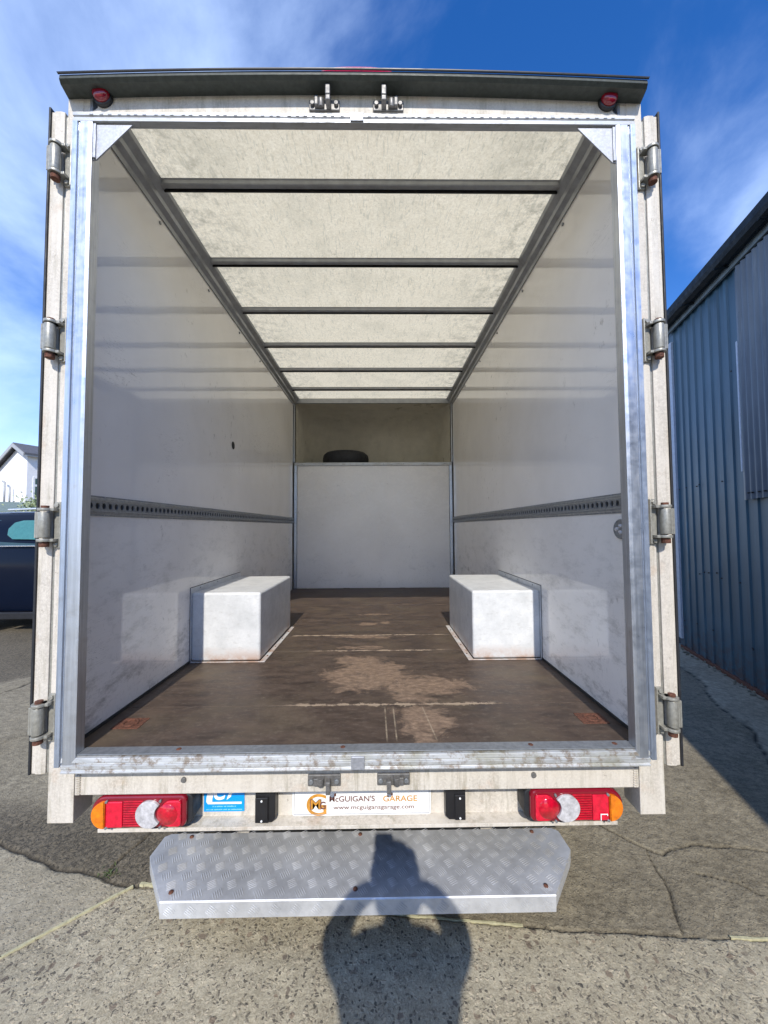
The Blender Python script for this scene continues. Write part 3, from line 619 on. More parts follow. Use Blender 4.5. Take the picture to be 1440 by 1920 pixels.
# ---- side walls
for s in (-1, 1):
    w = obj('side_wall', MB().box(s*1.0095, s*1.030, .009, YB+.02, .0, 2.36).box(s*1.0095, s*1.020, -.0215, .0005, .0, 2.23), 'wall', T, label='%s inner side wall' % ('left' if s < 0 else 'right'))
    obj('outer_skin', MB().box(s*1.031, s*1.088, .091, 4.3, -.10, 2.43), 'cab', T, .004)
    # chamfered cant rail between wall and roof
    rl = [(s*1.009, 2.315), (s*1.003, 2.312), (s*.999, 2.335), (s*.978, 2.352), (s*.974, 2.372), (s*.948, 2.398), (s*.942, 2.4155), (s*1.009, 2.4155)]
    obj('cant_rail', MB().prism(rl, 'y', -.0, YB), 'rail', T, .002)
    for y in (.45, .98, 1.5, 2.0, 2.6): obj('screw', MB().cyl((s*1.009, y, 2.285), (s*1.004, y, 2.285), .008, n=8), 'galv', T)
    # load restraint rail with round holes
    ra = MB(); x = s*1.0045; zc = .853
    ra.box(s*1.0090, s*1.0065, .03, 3.335, .886, .891).box(s*1.0090, s*1.0065, .03, 3.335, .814, .820)
    def prf(x0, z0, x1, z1): ra.add([(x0, .03, z0), (x1, .03, z1), (x1, 3.335, z1), (x0, 3.335, z0)], [(0, 1, 2, 3)])
    prf(s*1.0065, .886, s*1.001, .881); prf(s*1.001, .881, s*.999, .874); prf(s*.999, .832, s*1.001, .825); prf(s*1.001, .825, s*1.0065, .820)
    prf(s*.999, .874, s*1.003, .870); prf(s*1.003, .836, s*.999, .832)
    p0 = .034; n = int((3.335-.03)/p0)
    for k in range(n):
        y0, y1 = .03+k*p0, .03+(k+1)*p0; yc = (y0+y1)/2; xx = s*1.003
        o8 = [(y0, .836), (yc, .836), (y1, .836), (y1, zc), (y1, .870), (yc, .870), (y0, .870), (y0, zc)]
        i8 = [(yc+.0105*math.cos(math.radians(a)), zc+.0125*math.sin(math.radians(a))) for a in (225, 270, 315, 0, 45, 90, 135, 180)]
        vs = [(xx, a, b) for a, b in o8]+[(xx, a, b) for a, b in i8]+[(s*1.0085, a, b) for a, b in i8]
        ra.add(vs, [(i, (i+1) % 8, 8+(i+1) % 8, 8+i) for i in range(8)]+[(8+i, 8+(i+1) % 8, 16+(i+1) % 8, 16+i) for i in range(8)])
    r_ = obj('load_rail', ra, 'galv', T, fixn=False)
    obj('rail_back', MB().box(s*1.0078, s*1.0092, .04, 3.33, .836, .870), 'dark', r_)
    for k in range(14):
        for z in (.888, .817): obj('rivet', MB().cyl((s*1.006, .12+k*.24, z), (s*1.0040, .12+k*.24, z), .0035, n=8), 'gusset', r_)
    # wheel box
    a, b, h, xi = .815, 1.545, .393, .612
    wb = MB().box(s*xi, s*1.0075, a, b, .004, h)
    q_ = obj('wheel_box', wb, 'box', T, .014, label='white metal box over the %s wheel' % ('left' if s < 0 else 'right'))
    q_.modifiers[0].segments = 4
    obj('floor_flange', MB().box(s*(xi-.030), s*(xi+.0), a+.0, b+.0, .001, .004), 'box', q_, .0008)
    obj('front_flange', MB().box(s*(xi-.030), s*1.006, a-.013, a-.0005, .001, .0045), 'box', q_, .0008)
    obj('wall_flange', MB().box(s*1.0088, s*1.0055, a-.010, b+.03, .004, h+.028), 'box', q_, .0008)
    obj('flange_gap', MB().bar((s*1.0085, a-.012, h+.0295), (s*1.0085, b+.03, h+.0295), .0025, .003).box(s*1.0092, s*1.0075, a-.013, a-.0105, .004, h+.03), 'dark', q_)
    for k in range(4): obj('screw', MB().cyl((s*(xi-.016), a+.09+k*.17, .004), (s*(xi-.016), a+.09+k*.17, .0062), .005, n=8), 'rust', q_)
    for k in range(3): obj('screw', MB().cyl((s*1.0056, a+.1+k*.24, h+.016), (s*1.003, a+.1+k*.24, h+.016), .004, n=8), 'galv', q_)
    obj('floor_trim', MB().box(s*1.0085, s*1.003, -.0, a-.014, .001, .012), 'dark', T)
# hole in the left wall and round light on the right wall
obj('cable_hole', MB().lathe([(.029, -1.0078), (.026, -1.0074), (.0, -1.0074)], (0, 1.40, 1.378), 'x', 18), 'dark', T)
p = obj('interior_lamp', MB().lathe([(.038, 1.0092), (.038, 1.000), (.034, .996), (.030, .998), (.0, .998)], (0, .066, .752), 'x', 24), 'galv', T, label='round light fitting by the right door jamb')
for a in range(3): obj('lamp_bulb', MB().lathe([(.009, .998), (.007, .992), (.0, .990)], (0, .066+.014*math.cos(a*2.1), .752+.014*math.sin(a*2.1)), 'x', 12), 'clear', p)
# ---- roof sheet and bows
rf = MB(); rf.add([(-.998, .055, HC+.001), (.998, .055, HC+.001), (.998, YB+.005, HC+.001), (-.998, YB+.005, HC+.001)], [(0, 1, 2, 3)])
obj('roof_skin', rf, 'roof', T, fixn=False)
for y in (.3725, .8894, 1.4006, 1.9352, 2.4623, 2.9947):
    b = MB().prism([(y-.028, HC-.001), (y-.022, HC-.005), (y-.020, HC-.020), (y-.016, HC-.024), (y+.004, HC-.024), (y+.010, HC-.018), (y+.012, HC-.008), (y+.020, HC-.001)], 'x', -.955, .955)
    o = obj('roof_bow', b, 'rail', T, .001)
    obj('bow_shade_strip', MB().box(-.952, .952, y+.0125, y+.0185, HC-.030, HC-.009), 'dark', o)  # dark strip painted in for the shade along the bow
# ---- bulkhead
back = obj('bulkhead_panel', MB().box(-.962, .962, YB-.012, YB, .004, 1.545), 'bulk', T, .001)
tr = MB().box(-1.002, 1.002, YB-.022, YB+.02, 1.547, 1.587)
obj('shelf_edge', tr, 'aluH', T, .002)
for k in range(8): obj('screw', MB().cyl((-.9+k*.257, YB-.022, 1.567), (-.9+k*.257, YB-.026, 1.567), .006, n=8), 'galv', T)
for s in (-1, 1):
    u = obj('corner_upright', MB().box(s*.966, s*1.0, YB-.026, YB-.004, .003, 1.5465), 'alu', T, .0015)
    obj('upper_upright', MB().box(s*.992, s*1.004, YB-.05, YB-.002, 1.5875, 2.335), 'alu', T, .0015)
    for k in range(9): obj('rivet', MB().cyl((s*.985, YB-.026, .1+k*.17), (s*.985, YB-.0285, .1+k*.17), .004, n=8), 'galv', u)
    obj('corner_bead', MB().box(s*1.0040, s*1.0085, YB-.06, YB-.03, .003, 2.31), 'dark', u)
ft = obj('front_rail', MB().box(-.99, .99, YB-.01, YB+.02, 2.352, 2.4155), 'rail', T, .003)
for k in range(7): obj('screw', MB().cyl((-.85+k*.283, YB-.01, 2.385), (-.85+k*.283, YB-.014, 2.385), .005, n=8), 'galv', ft)
# luton nose over the cab
P = []
for i in range(41):
    u = -1+2*i/40; row = []
    for j in range(21):
        v = j/20; w = 1-abs(u)**7; hgt = max(0., 1-v**6)
        row.append((u*.99, YB+.02+.86*max(0., w)**.45*(.35+.65*hgt**.5)*(1-.25*v), 1.50+v*.86))
    P.append(row)
ns = obj('nose_shell', MB().grid(P), 'frp', T, fixn=False)
obj('nose_top', MB().box(-.99, .99, YB+.02, YB+.72, 2.355, 2.40), 'frp', ns)
obj('nose_floor', MB().box(-.99, .99, YB+.02, YB+.9, 1.55, 1.586), 'frp', ns)
obj('outer_nose', MB().prism([(-1.088, 4.3), (1.088, 4.3), (1.03, 4.62), (.8, 4.78), (-.8, 4.78), (-1.03, 4.62)], 'z', 1.25, 2.43), 'cab', T, .03)
obj('outer_roof', MB().box(-1.088, 1.088, YB+.03, 4.3, 2.42, 2.45), 'cab', T)
# ---- chassis, wheels, cab
for s in (-1, 1):
    obj('chassis_rail', MB().box(s*.36, s*.44, .30, 5.6, -.30, -.10), 'dark', T)
obj('rear_axle', MB().cyl((-.8, 1.18, -.38), (.8, 1.18, -.38), .045), 'dark', T)
def wheel(x, y, s, par):
    w = obj('wheel', MB().lathe([(.20, -.10), (.30, -.105), (.335, -.085), (.34, -.04), (.34, .04), (.335, .085), (.30, .105), (.20, .10)], (x, y, G+.34), 'x', 32), 'tyre', par)
    obj('rim', MB().lathe([(.0, .03*s), (.08, .04*s), (.10, .0), (.17, .02*s), (.20, .09*s)], (x, y, G+.34), 'x', 24), 'rim', w)
for s in (-1, 1): wheel(s*.86, 1.18, s, T); wheel(s*.88, 5.05, s, T)
obj('cab', MB().prism([(4.05, -.35), (5.95, -.35), (6.0, .05), (5.75, .45), (5.05, 1.2), (4.05, 1.24)], 'x', -1.0, 1.0), 'cab', T, .08)
obj('windscreen', MB().prism([(5.80, .47), (5.08, 1.15), (5.10, 1.18), (5.83, .49)], 'x', -.85, .85), 'glass', T)
for s in (-1, 1): obj('mudguard', MB().box(s*.6, s*1.08, 1.55, 1.57, -.62, -.1), 'rubber', T)
# ---- tread plate step
ZS = -.50
def stepx(y):                                                   # half width of the tread at depth y
    return float(np.interp(y, [-.035, .12, .145, .235, .25], [.672, .800, .817, .812, .790]))
yy = [-.030, .03, .12, .145, .235, .25]
pl = [(stepx(y), y) for y in yy]; poly_ = pl+[(-x, y) for x, y in pl[::-1]]
sp_ = obj('step', MB().prism(poly_, 'z', ZS-.004, ZS), 'tread', T, .001, label='aluminium tread plate step below the rear beam')
lip = MB().add([(-.678, -.030, ZS-.001), (.678, -.030, ZS-.001), (.676, -.0330, ZS-.0035), (-.676, -.0330, ZS-.0035), (.674, -.036, ZS-.052), (-.674, -.036, ZS-.052), (.674, -.030, ZS-.052), (-.674, -.030, ZS-.052), (.678, -.026, ZS-.004), (-.678, -.026, ZS-.004)],
               [(0, 1, 2, 3), (3, 2, 4, 5), (5, 4, 6, 7), (7, 6, 8, 9)])
obj('front_lip', lip, 'tread', sp_, fixn=False)
for s in (-1, 1):
    sk = MB()
    for (x0, y0), (x1, y1) in zip(pl, pl[1:]):
        sk.add([(s*x0, y0, ZS-.001), (s*x1, y1, ZS-.001), (s*x1, y1, ZS-.045), (s*x0, y0, ZS-.045)], [(0, 1, 2, 3)])
    obj('side_skirt', sk, 'tread', sp_, fixn=False)
bars = MB(); pit = .0305
def bar5(cx, cy, ang, lip_=False):
    for k in range(5):
        o_ = (k-2)*.0070; L_ = .0165
        dx, dy = math.cos(ang), math.sin(ang); x, y = cx-dy*o_, cy+dx*o_
        vs = []
        for t_, hgt, w in ((-1, 0, .0007), (-.7, .0016, .0015), (.7, .0016, .0015), (1, 0, .0007)):
            for sg in (-1, 0, 1):
                a, b, c = x+dx*L_*t_-dy*w*sg, y+dy*L_*t_+dx*w*sg, (hgt if sg == 0 else hgt*.15)
                vs.append((a, b, ZS+.0003+c) if not lip_ else (a, -.0356-c, b))
        bars.add(vs, [(i*3+j, i*3+j+1, i*3+j+4, i*3+j+3) for i in range(3) for j in (0, 1)], True)
for i in range(-14, 14):
    for j in range(0, 8):
        x, y = (i+.5*(j % 2))*.0715+.01, -.008+j*.0352
        if y > .247 or abs(x) > stepx(y)-.018: continue
        bar5(x+random.uniform(-.0008, .0008), y, .50 if j % 2 else -1.0)
for i in range(-9, 10): bar5(i*.0715, ZS-.031, -.65, True)
obj('tread_bars', bars, 'tread', sp_, fixn=False, kind='stuff')
for x, y in ((-.70, .232), (-.01, .232), (.70, .232), (-.655, .0), (-.015, .0), (.655, .0)):
    obj('rivet', MB().lathe([(.0085, .0), (.0075, .003), (.0, .0042)], (x, y, ZS+.0008), n=12), 'rust', sp_)
for x, mt in ((-.50, 'paint'), (.52, 'paint'), (-.44, 'dark'), (.03, 'dark'), (.42, 'dark')):
    obj('step_bracket', MB().bar((x, .10, ZS-.02), (x*1.0, .42, ZS-.02), .05, .03).bar((x, .42, ZS-.03), (x, .42, -.28), .05, .03, (0, 1, 0)), mt, sp_)
obj('step_underframe', MB().box(-.62, .62, .255, .285, ZS-.035, ZS-.008), 'dark', sp_)
# ---- spare tyre on the shelf over the cab
ty = obj('spare_tyre', MB().lathe([(.18, .0), (.27, .0), (.305, .03), (.315, .08), (.315, .11), (.305, .16), (.27, .192), (.18, .196), (.175, .10), (.18, .0)], (-.385, YB+.40, 1.60), n=40), 'tyre')
ty.location.z -= .0
tag(ty, 'black tyre lying on the shelf above the bulkhead inside the truck', 'tyre')
ty.location.z = 1.588+.098

# ================================================================== BLUE SHED on the right
B0 = Vector((3.39, 1.85, 0)); bt = Vector((.2695, .9630, 0)); bn = Vector((-.9630, .2695, 0))
SH = thing('shed', (3.39, 1.85, G), 'dark blue corrugated metal shed beside the truck', 'building')
def bp_(u, off, z): p = B0+bt*u+bn*off; return (p.x, p.y, z)
def sheet(u0, u1, z0, z1, off, pitch, depth, sinus, name, mat, jag=0.):
    m_ = MB(); rows = []
    us = []; n = int(round((u1-u0)/pitch))
    for k in range(n):
        a = u0+k*pitch
        if sinus: us += [(a+pitch*i/8, off+depth*.5*(1-math.cos(2*PI*i/8))) for i in range(8)]
        else: us += [(a, off), (a+pitch*.52, off), (a+pitch*.62, off+depth), (a+pitch*.90, off+depth), (a+pitch*.9999, off)]
    us.append((u0+n*pitch, off))
    th = .0012
    top = [bp_(u, o, z1) for u, o in us]; bot = [bp_(u, o, z0+random.uniform(-jag, jag)) for u, o in us]
    topb = [bp_(u, o-th, z1) for u, o in us]; botb = [(p[0]-bn.x*th, p[1]-bn.y*th, p[2]) for p in bot]
    m_.grid([bot, top], sinus); m_.grid([botb, topb], sinus)
    return obj(name, m_, mat, SH, fixn=False)
u = -7.2; k = 0; random.seed(21)
US = -.69                                                     # unseen lower range added from here, height set for its ground shadow
while u < 1.30:
    sheet(u, u+.60, -.69, 3.20 if u > US-.02 else 1.95, .0+.003*(k % 2), .15, .012, False, 'wall_sheet', 'shed', .012); u += .592; k += 1
for u0 in (-.615,):
    sheet(u0, u0+.72, .99+.006*random.random(), 3.14, .035+.003*random.random(), .072, .017, True, 'overlay_sheet', 'shed2')
sheet(.035, .12, .99, 3.12, .036, .085, .012, True, 'overlay_sheet', 'shed2')
def shbox(name, u0, u1, o0, o1, z0, z1, mat, bev=.002, par=None):
    vs = [bp_(u, o, z) for z in (z0, z1) for u, o in ((u0, o0), (u1, o0), (u1, o1), (u0, o1))]
    return obj(name, MB().add(vs, [(0,3,2,1),(4,5,6,7),(0,1,5,4),(1,2,6,5),(2,3,7,6),(3,0,4,7)]), mat, par or SH, bev)
shbox('fascia_board', US, 1.42, .03, .055, 3.16, 3.27, 'board')
gm = MB(); pr = [(.045, 3.33), (.045, 3.24), (.07, 3.21), (.11, 3.205), (.15, 3.23), (.165, 3.27), (.165, 3.34), (.155, 3.345), (.150, 3.28), (.11, 3.225), (.06, 3.25), (.05, 3.335)]
vs = [bp_(US-.02, o, z) for o, z in pr]+[bp_(1.5, o, z) for o, z in pr]; n = len(pr)
gm.add(vs, [(i, (i+1) % n, n+(i+1) % n, n+i) for i in range(n)]+[tuple(range(n)), tuple(range(2*n-1, n-1, -1))])
obj('gutter', gm, 'gutter', SH)
rfm = MB().add([bp_(US-.05, .15, 3.34), bp_(1.5, .15, 3.34), bp_(1.5, -5, 4.4), bp_(US-.05, -5, 4.4), bp_(US-.05, .15, 3.30), bp_(1.5, .15, 3.30), bp_(1.5, -5, 4.36), bp_(US-.05, -5, 4.36)],
               [(0,1,2,3),(7,6,5,4),(0,4,5,1),(1,5,6,2),(2,6,7,3),(3,7,4,0)])
obj('roof', rfm, 'gutter', SH)
shbox('inner_wall', US, 1.40, -.10, -.06, G-.05, 3.22, 'dark')
shbox('rear_wall', US, 1.40, -5.0, -4.95, G-.05, 4.3, 'shed')
def gable(u0):
    pts = [(-.02, G-.05), (-.02, 3.27), (-4.95, 4.33), (-4.95, G-.05)]
    vs = [bp_(u_, o, z) for u_ in (u0, u0+.05) for o, z in pts]
    obj('end_wall', MB().add(vs, [(0,1,2,3),(7,6,5,4),(0,4,5,1),(1,5,6,2),(2,6,7,3),(3,7,4,0)]), 'shed', SH)
gable(US); gable(1.36)
shbox('end_wall', -7.2, -7.15, -4.95, -.02, G-.05, 1.95, 'shed')
shbox('inner_wall', -7.2, US-.01, -.10, -.06, G-.05, 1.95, 'dark')
shbox('rear_wall', -7.2, US-.01, -4.95, -4.90, G-.05, 1.95, 'shed')
shbox('unseen_low_roof', -7.25, US-.005, -5, .14, 1.955, 1.99, 'gutter')  # added out of view, its eave height shapes the shadow on the ground
shbox('corner_trim', 1.345, 1.42, -.02, .035, -.6, 3.05, 'trim')
shbox('flashing', .085, .105, .052, .060, 1.25, 2.45, 'trim', .003)
for u_ in (-.45, .15, .75, 1.35): shbox('gutter_bracket', u_, u_+.03, .05, .172, 3.195, 3.203, 'gutter')
shbox('base_angle', -7.2, 1.40, -.03, .03, G-.03, G+.035, 'rust', .004)
for i in range(26):
    u_ = random.uniform(-.9, 1.3); z_ = random.choice((2.25, 1.2, .25, -.35))+random.uniform(-.03, .03)
    a = Vector(bp_(u_, .018, z_)); b = Vector(bp_(u_, .027, z_)); obj('screw', MB().cyl(a, b, .007, n=6), 'dark', SH)
for u_ in (.03, -.02, -.10, -.17):
    a = Vector(bp_(u_, .045, 1.05)); b = Vector(bp_(u_, .062, 1.05)); obj('screw', MB().cyl(a, b, .007, n=6), 'dark', SH)
db = MB()
for i in range(70):
    u_ = random.uniform(-.9, 1.4); o_ = random.uniform(.01, .09); r = random.uniform(.006, .022); c = Vector(bp_(u_, o_, G+r*.3))
    db.lathe([(0, -r*.5), (r*.8, -r*.3), (r, 0), (r*.7, r*.4), (0, r*.55)], c, n=6, sc=(1, random.uniform(.5, 1)))
tag(obj('rubble_line', db, 'stonew'), 'loose dark debris along the foot of the blue shed', 'debris', kind='stuff')

# ================================================================== HOUSE far left
hd_x = Vector((.925, -.38, 0)); hd_y = Vector((.38, .925, 0)); H0 = Vector((-16.8, 16, 0))
HS = thing('house', (-16.8, 16, G), 'white rendered gable house behind the dark car', 'house')
def hp_(a, b, z): p = H0+hd_x*a+hd_y*b; return (p.x, p.y, z)
def hprism(name, poly, b0, b1, mat, par=HS, bev=0):
    n = len(poly); vs = [hp_(a, b0, z) for a, z in poly]+[hp_(a, b1, z) for a, z in poly]
    return obj(name, MB().add(vs, [(i, (i+1) % n, n+(i+1) % n, n+i) for i in range(n)]+[tuple(range(n)), tuple(range(2*n-1, n-1, -1))]), mat, par, bev)
hprism('wall', [(-3.6, G-.1), (.72, G-.1), (.72, 4.22), (0, 4.62), (-3.6, 2.55)], .1, 8, 'render')
hr = hprism('roof', [(0, 4.78), (.98, 4.24), (.98, 4.16), (0, 4.69), (-3.9, 2.46), (-3.9, 2.55)], -.12, 8.2, 'slate')
hprism('barge_board', [(0, 4.74), (.95, 4.21), (.95, 4.05), (0, 4.57), (-3.85, 2.36), (-3.85, 2.53)], -.16, -.12, 'barge', hr)
hprism('soffit', [(.72, 4.20), (.96, 4.10), (.96, 4.20), (.90, 4.24)], -.1, 8.1, 'barge', hr)
def hbox(name, a0, a1, b0, b1, z0, z1, mat, par): return hprism(name, [(a0, z0), (a1, z0), (a1, z1), (a0, z1)], b0, b1, mat, par, .01)
wf = hbox('window', .70, .745, .32, 1.5, 1.75, 3.2, 'wframe', HS)
hbox('pane', .74, .752, .40, .88, 1.83, 2.75, 'glass', wf); hbox('pane', .74, .752, .95, 1.43, 1.83, 2.75, 'glass', wf); hbox('pane', .74, .752, .40, 1.43, 2.85, 3.12, 'glass', wf)
ppx = H0+hd_x*-.62
obj('flue_pipe', MB().cyl(Vector(hp_(-.62, -.1, 1.9)), Vector(hp_(-.62, -.1, 2.97)), .04, n=10).cyl(Vector(hp_(-.61, -.1, 2.95)), Vector(hp_(-.80, -.1, 3.02)), .04, n=10), 'barge', HS)
obj('vent_pipe', MB().cyl(Vector(hp_(-.28, -.05, 1.9)), Vector(hp_(-.28, -.05, 2.75)), .03, n=10), 'barge', HS)
# outbuilding roof + rubble wall between car and house
ob = thing('outbuilding', (-11.5, 10, G), 'low outbuilding with grey-green sheet roof in front of the house', 'outbuilding')
obj('roof', MB().add([(-16, 9.2, 1.42), (-9.9, 9.2, 1.25), (-9.9, 11.5, 1.62), (-16, 11.5, 1.80), (-16, 9.2, 1.36), (-9.9, 9.2, 1.19), (-9.9, 11.5, 1.56), (-16, 11.5, 1.74)], [(0,1,2,3),(7,6,5,4),(0,4,5,1),(1,5,6,2),(2,6,7,3),(3,7,4,0)]), 'asb', ob)
obj('wall', MB().box(-15.8, -10.1, 9.4, 11.3, G-.1, 1.15), 'stonew', ob)
rw = MB(); random.seed(9)
for i in range(260):
    x = random.uniform(-12, -3.0); z = random.uniform(G, 1.02); r = random.uniform(.06, .13)
    rw.lathe([(0, -r*.6), (r*.8, -r*.45), (r, 0), (r*.8, r*.45), (0, r*.6)], (x, 8.3+random.uniform(-.03, .03), z), n=6, sc=(1.3, 1))
wl = obj('rubble_wall', rw.box(-12.1, -3, 8.25, 8.6, G-.1, 1.0), 'stonew'); tag(wl, 'mossy rubble boundary wall behind the dark car', 'wall')
bs = MB()
for i in range(900):
    a, b, c = [random.gauss(0, 1) for _ in range(3)]; x, y, z = -9.3+a*.16, 9.0+b*.2, 1.38+c*.15; q1 = Vector([random.gauss(0, 1) for _ in range(3)]).normalized()*.035; q2 = q1.orthogonal().normalized()*.02
    p = Vector((x, y, z)); bs.add([p-q1, p+q2, p+q1, p-q2], [(0, 1, 2, 3)])
bo = obj('bush', bs, plain('pale_leaf', (.28, .33, .17), .6), fixn=False); tag(bo, 'small pale leafy bush at the foot of the white house', 'bush')
obj('stem', MB().cyl((-9.3, 9.0, G), (-9.3, 9.0, 1.3), .03), 'stonew', bo)

# ================================================================== CAR
CR = thing('parked_car', (-4.5, 5.0, G), 'dark navy SUV parked left of the truck', 'car')
secs = [  # x, half width, z bottom, z shoulder, z waist, roof z, roof half width
 (-6.02, .70, -.30, .20, .42, .46, .60), (-5.96, .84, -.42, .25, .50, .86, .60), (-5.80, .90, -.46, .28, .535, .98, .62), (-5.3, .92, -.48, .29, .525, 1.035, .66), (-4.6, .93, -.50, .29, .505, 1.05, .68),
 (-3.9, .93, -.50, .28, .49, 1.04, .68), (-3.3, .93, -.50, .27, .47, .96, .66), (-2.75, .92, -.50, .25, .42, .52, .64), (-2.1, .90, -.48, .20, .34, .38, .62), (-1.7, .82, -.42, .10, .22, .26, .56), (-1.58, .66, -.32, .0, .10, .12, .5)]
secs = [(a[0]-.75,)+a[1:] for a in secs]
body = MB(); P = []
for x, hw, zb, zs, zw, zr, rw_ in secs:
    ring = [(0, zb), (hw*.9, zb), (hw*.985, zb+.10), (hw, (zb+zs)/2+.05), (hw*1.0, zs-.05), (hw*.985, zs+.05), (hw*.955, zw), ((hw*.955+rw_)/2+.03, (zw+zr)/2), (rw_+.02, zr-.06), (rw_-.06, zr-.005), (0, zr+.02)]
    full = [(x, 5.0-a, b) for a, b in ring]+[(x, 5.0+a, b) for a, b in ring[-2:0:-1]]
    P.append(full+[full[0]])
body.grid(P); n = len(P[0])-1
body.f += [tuple(range(n))]; body.sm += [True]; body.mi += [0]
cb = obj('body', body, 'carp', CR); 
ssd = cb.modifiers.new('s', 'SUBSURF'); ssd.levels = 1; ssd.render_levels = 2
def side_panel(name, pts, mat, off=.012):
    # pts (x, t) with t 0 at waist .. 1 at roof edge ; lies just outside the glasshouse on the near side
    vs = []
    for x, t_ in pts:
        r = [np.interp(x, [s_[0] for s_ in secs], [s_[k_] for s_ in secs]) for k_ in (1, 4, 5, 6)]
        y = 5.0-((r[0]*.955)*(1-t_)+(r[3]+.02)*t_)-off-.03*math.sin(PI*t_); z = r[1]*(1-t_)+(r[2]-.06)*t_
        vs.append((x, y, z))
    n_ = len(vs); vs += [(a, b+.02, c) for a, b, c in vs]
    o = obj(name, MB().add(vs, [tuple(range(n_)), tuple(range(2*n_-1, n_-1, -1))]+[(i, (i+1) % n_, n_+(i+1) % n_, n_+i) for i in range(n_)]), mat, CR, .006); return o
q1 = side_panel('side_window', [(-6.6, .12), (-6.5, .42), (-6.2, .74), (-5.9, .86), (-4.2, .86), (-3.85, .45), (-3.7, .08), (-5.2, .04)], 'carg')
q2 = side_panel('side_window', [(-5.34, .36), (-5.36, .55), (-5.31, .74), (-5.2, .81), (-4.75, .83), (-4.70, .24), (-5.25, .24)], 'carg2', .026)  # brighter teal puts the light in this pane into its colour
for s in (-1, 1):
    obj('roof_rail', MB().bar((-5.6, 5.0+s*.60, 1.062), (-4.4, 5.0+s*.62, 1.105), .035, .03).bar((-4.4, 5.0+s*.62, 1.105), (-3.5, 5.0+s*.60, 1.055), .035, .03), 'chrome', CR, .008)
for x in (-5.90, -3.20):
    for s in (-1, 1):
        y = 5.0+s*.80
        w = obj('wheel', MB().lathe([(.22, -.11), (.31, -.115), (.345, -.09), (.35, -.03), (.35, .03), (.345, .09), (.31, .115), (.22, .11)], (x, y, G+.35), 'y', 36), 'tyre', CR)
        obj('rim', MB().lathe([(.0, .05*s), (.06, .06*s), (.09, .03*s), (.20, .05*s), (.23, .105*s)], (x, y, G+.35), 'y', 10), 'rim', w)
        obj('wheel_arch', MB().lathe([(.365, .06*s), (.40, .10*s), (.42, .138*s), (.395, .150*s), (.365, .145*s)], (x, y, G+.35), 'y', 40), 'black', CR)
for x in (-4.72, -3.62): obj('door_line', MB().box(x, x+.008, 4.055, 4.068, -.37, .45), 'dark', CR)
obj('window_trim', MB().box(-5.4, -4.0, 4.062, 4.078, .515, .53), 'chrome', CR, .004)
obj('sill_trim', MB().box(-5.4, -3.7, 4.06, 4.12, -.52, -.42), 'black', CR, .01)
obj('door_handle', MB().box(-4.66, -4.48, 4.048, 4.070, .26, .29), 'chrome', CR, .008)
obj('tail_light', MB().box(-6.77, -6.61, 4.20, 4.36, .30, .56), 'redd', CR, .02)
obj('mirror', MB().box(-3.9, -3.73, 3.92, 4.08, .52, .68), 'carp', CR, .03)

# ================================================================== the photographer (stands behind the lens, only the shadow is in view)
PH = thing('person', (.10, -1.86, G), 'person holding up a phone behind the camera, casting the shadow on the step', 'person')
def skinned(name, verts, edges, radii, mat, par, root=0, lv=2):
    me = bpy.data.meshes.new(name); c = Vector(verts[0]); me.from_pydata([tuple(Vector(v)-c) for v in verts], edges, [])
    me.materials.append(M[mat]); o = bpy.data.objects.new(name, me); COL.objects.link(o); place(o, c, par)
    o.modifiers.new('skin', 'SKIN'); sv = me.skin_vertices[0].data
    for i, r in enumerate(radii): sv[i].radius = r if isinstance(r, tuple) else (r, r)
    sv[root].use_root = True
    s_ = o.modifiers.new('sub', 'SUBSURF'); s_.levels = lv; s_.render_levels = lv
    return o
px0, py0 = .10, -1.86
def W_(x, y, z): return (px0+x, py0+y, G+z)
V = [W_(0,0,.95), W_(0,.0,1.12), W_(0,.0,1.30), W_(0,.0,1.46), W_(0,.02,1.53), W_(0,.05,1.58),
     W_(.165,0,1.46), W_(.235,.20,1.36), W_(.14,.33,1.41), W_(.075,.385,1.40),
     W_(-.165,0,1.46), W_(-.235,.20,1.36), W_(-.14,.33,1.41), W_(-.075,.385,1.40),
     W_(.10,0,.86), W_(.12,.02,.48), W_(.13,-.02,.10), W_(-.10,0,.86), W_(-.12,.02,.48), W_(-.13,-.02,.10), W_(.14,.13,.05), W_(-.14,.13,.05)]
Eg = [(0,1),(1,2),(2,3),(3,4),(4,5),(3,6),(6,7),(7,8),(8,9),(3,10),(10,11),(11,12),(12,13),(0,14),(14,15),(15,16),(0,17),(17,18),(18,19),(16,20),(19,21)]
Rd = [(.15,.12),(.14,.11),(.17,.12),(.12,.09),(.06,.06),.055,.068,.052,.036,.028,.068,.052,.036,.028,.095,.065,.05,.095,.065,.05,.042,.042]
skinned('body', V, Eg, Rd, 'jacket', PH)
hdm = MB(); P = []
for i in range(17):
    a = PI*i/16; ring = []
    for j in range(24):
        b = 2*PI*j/24; r = math.sin(a)*(1-.12*max(0, -math.cos(a))); ring.append((px0+math.cos(b)*r*.078, py0+.05+math.sin(b)*r*.098, G+1.68+math.cos(a)*.12))
    P.append(ring+[ring[0]])
hdm.grid(P); hdm.lathe([(.012, 0), (.016, .012), (.0, .022)], (px0, py0+.145, G+1.665), 'y', 10, (1, 1.8))
for s in (-1, 1): hdm.lathe([(.0, -.012), (.022, -.008), (.026, 0), (.0, .012)], (px0+s*.08, py0+.045, G+1.675), 'x', 12, (.7, 1.25))
hh_ = obj('head', hdm, 'skin', PH)
for s in (-1, 1): obj('eye', MB().lathe([(.0, .012), (.008, .009), (.012, 0)], (px0+s*.030, py0+.132, G+1.688), 'y', 12), 'white', hh_)
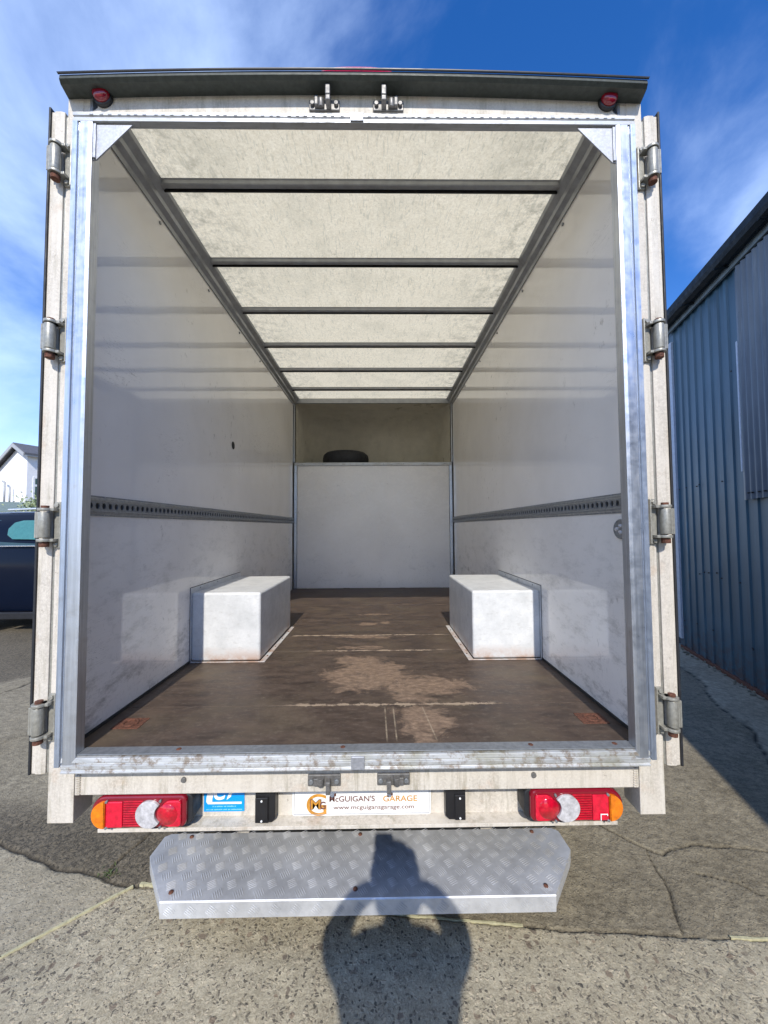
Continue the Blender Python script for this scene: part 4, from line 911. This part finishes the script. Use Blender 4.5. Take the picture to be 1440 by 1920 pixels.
obj('mouth', MB().box(px0-.024, px0+.024, py0+.132, py0+.142, G+1.615, G+1.624), 'redd', hh_, .003)
P = []
for i in range(11):
    a = PI*.56*i/10; ring = [(px0+math.cos(2*PI*j/24)*math.sin(a)*.087, py0+.035+math.sin(2*PI*j/24)*math.sin(a)*.107, G+1.692+math.cos(a)*.125-(.02 if j > 13 else 0)) for j in range(24)]
    P.append(ring+[ring[0]])
obj('hair', MB().grid(P), 'hair', hh_)
obj('legs', MB(), 'jeans', PH) if False else None
skinned('trousers', [W_(0,0,.93), W_(.10,0,.85), W_(.12,.02,.48), W_(.13,-.02,.12), W_(-.10,0,.85), W_(-.12,.02,.48), W_(-.13,-.02,.12)], [(0,1),(1,2),(2,3),(0,4),(4,5),(5,6)], [(.162,.132),.103,.074,.062,.103,.074,.062], 'jeans', PH)
for s in (-1, 1):
    hb = W_(s*.075, .395, 1.405)
    pv = [hb, (hb[0]-s*.012, hb[1]+.035, hb[2]+.02)]
    pe = [(0, 1)]; prd = [(.024, .018), (.030, .014)]
    for k in range(4):                                              # fingers curled round the phone edge
        z = -.030+k*.021; b = len(pv)
        pv += [(hb[0]-s*.004, hb[1]+.052, hb[2]+.022+z), (hb[0]-s*.006, hb[1]+.066, hb[2]+.024+z), (hb[0]-s*(.024+.004*(k % 2)), hb[1]+.070, hb[2]+.025+z)]
        pe += [(1, b), (b, b+1), (b+1, b+2)]; prd += [.0095, .0088, .0075]
    b = len(pv); pv += [(hb[0]-s*.018, hb[1]+.028, hb[2]+.045), (hb[0]-s*.030, hb[1]+.040, hb[2]+.062)]; pe += [(1, b), (b, b+1)]; prd += [.011, .009]
    skinned('hand', pv, pe, prd, 'skin', PH)
ph = thing('phone', (CAM.x, CAM.y-.012, CAM.z), 'black phone held upright by the person behind the camera', 'phone')
obj('case', MB().box(CAM.x-.055, CAM.x+.02, CAM.y-.020, CAM.y-.012, CAM.z-.135, CAM.z+.018), 'black', ph, .003)
obj('screen', MB().box(CAM.x-.052, CAM.x+.017, CAM.y-.0212, CAM.y-.0203, CAM.z-.130, CAM.z+.014), 'glass', ph, .0003)
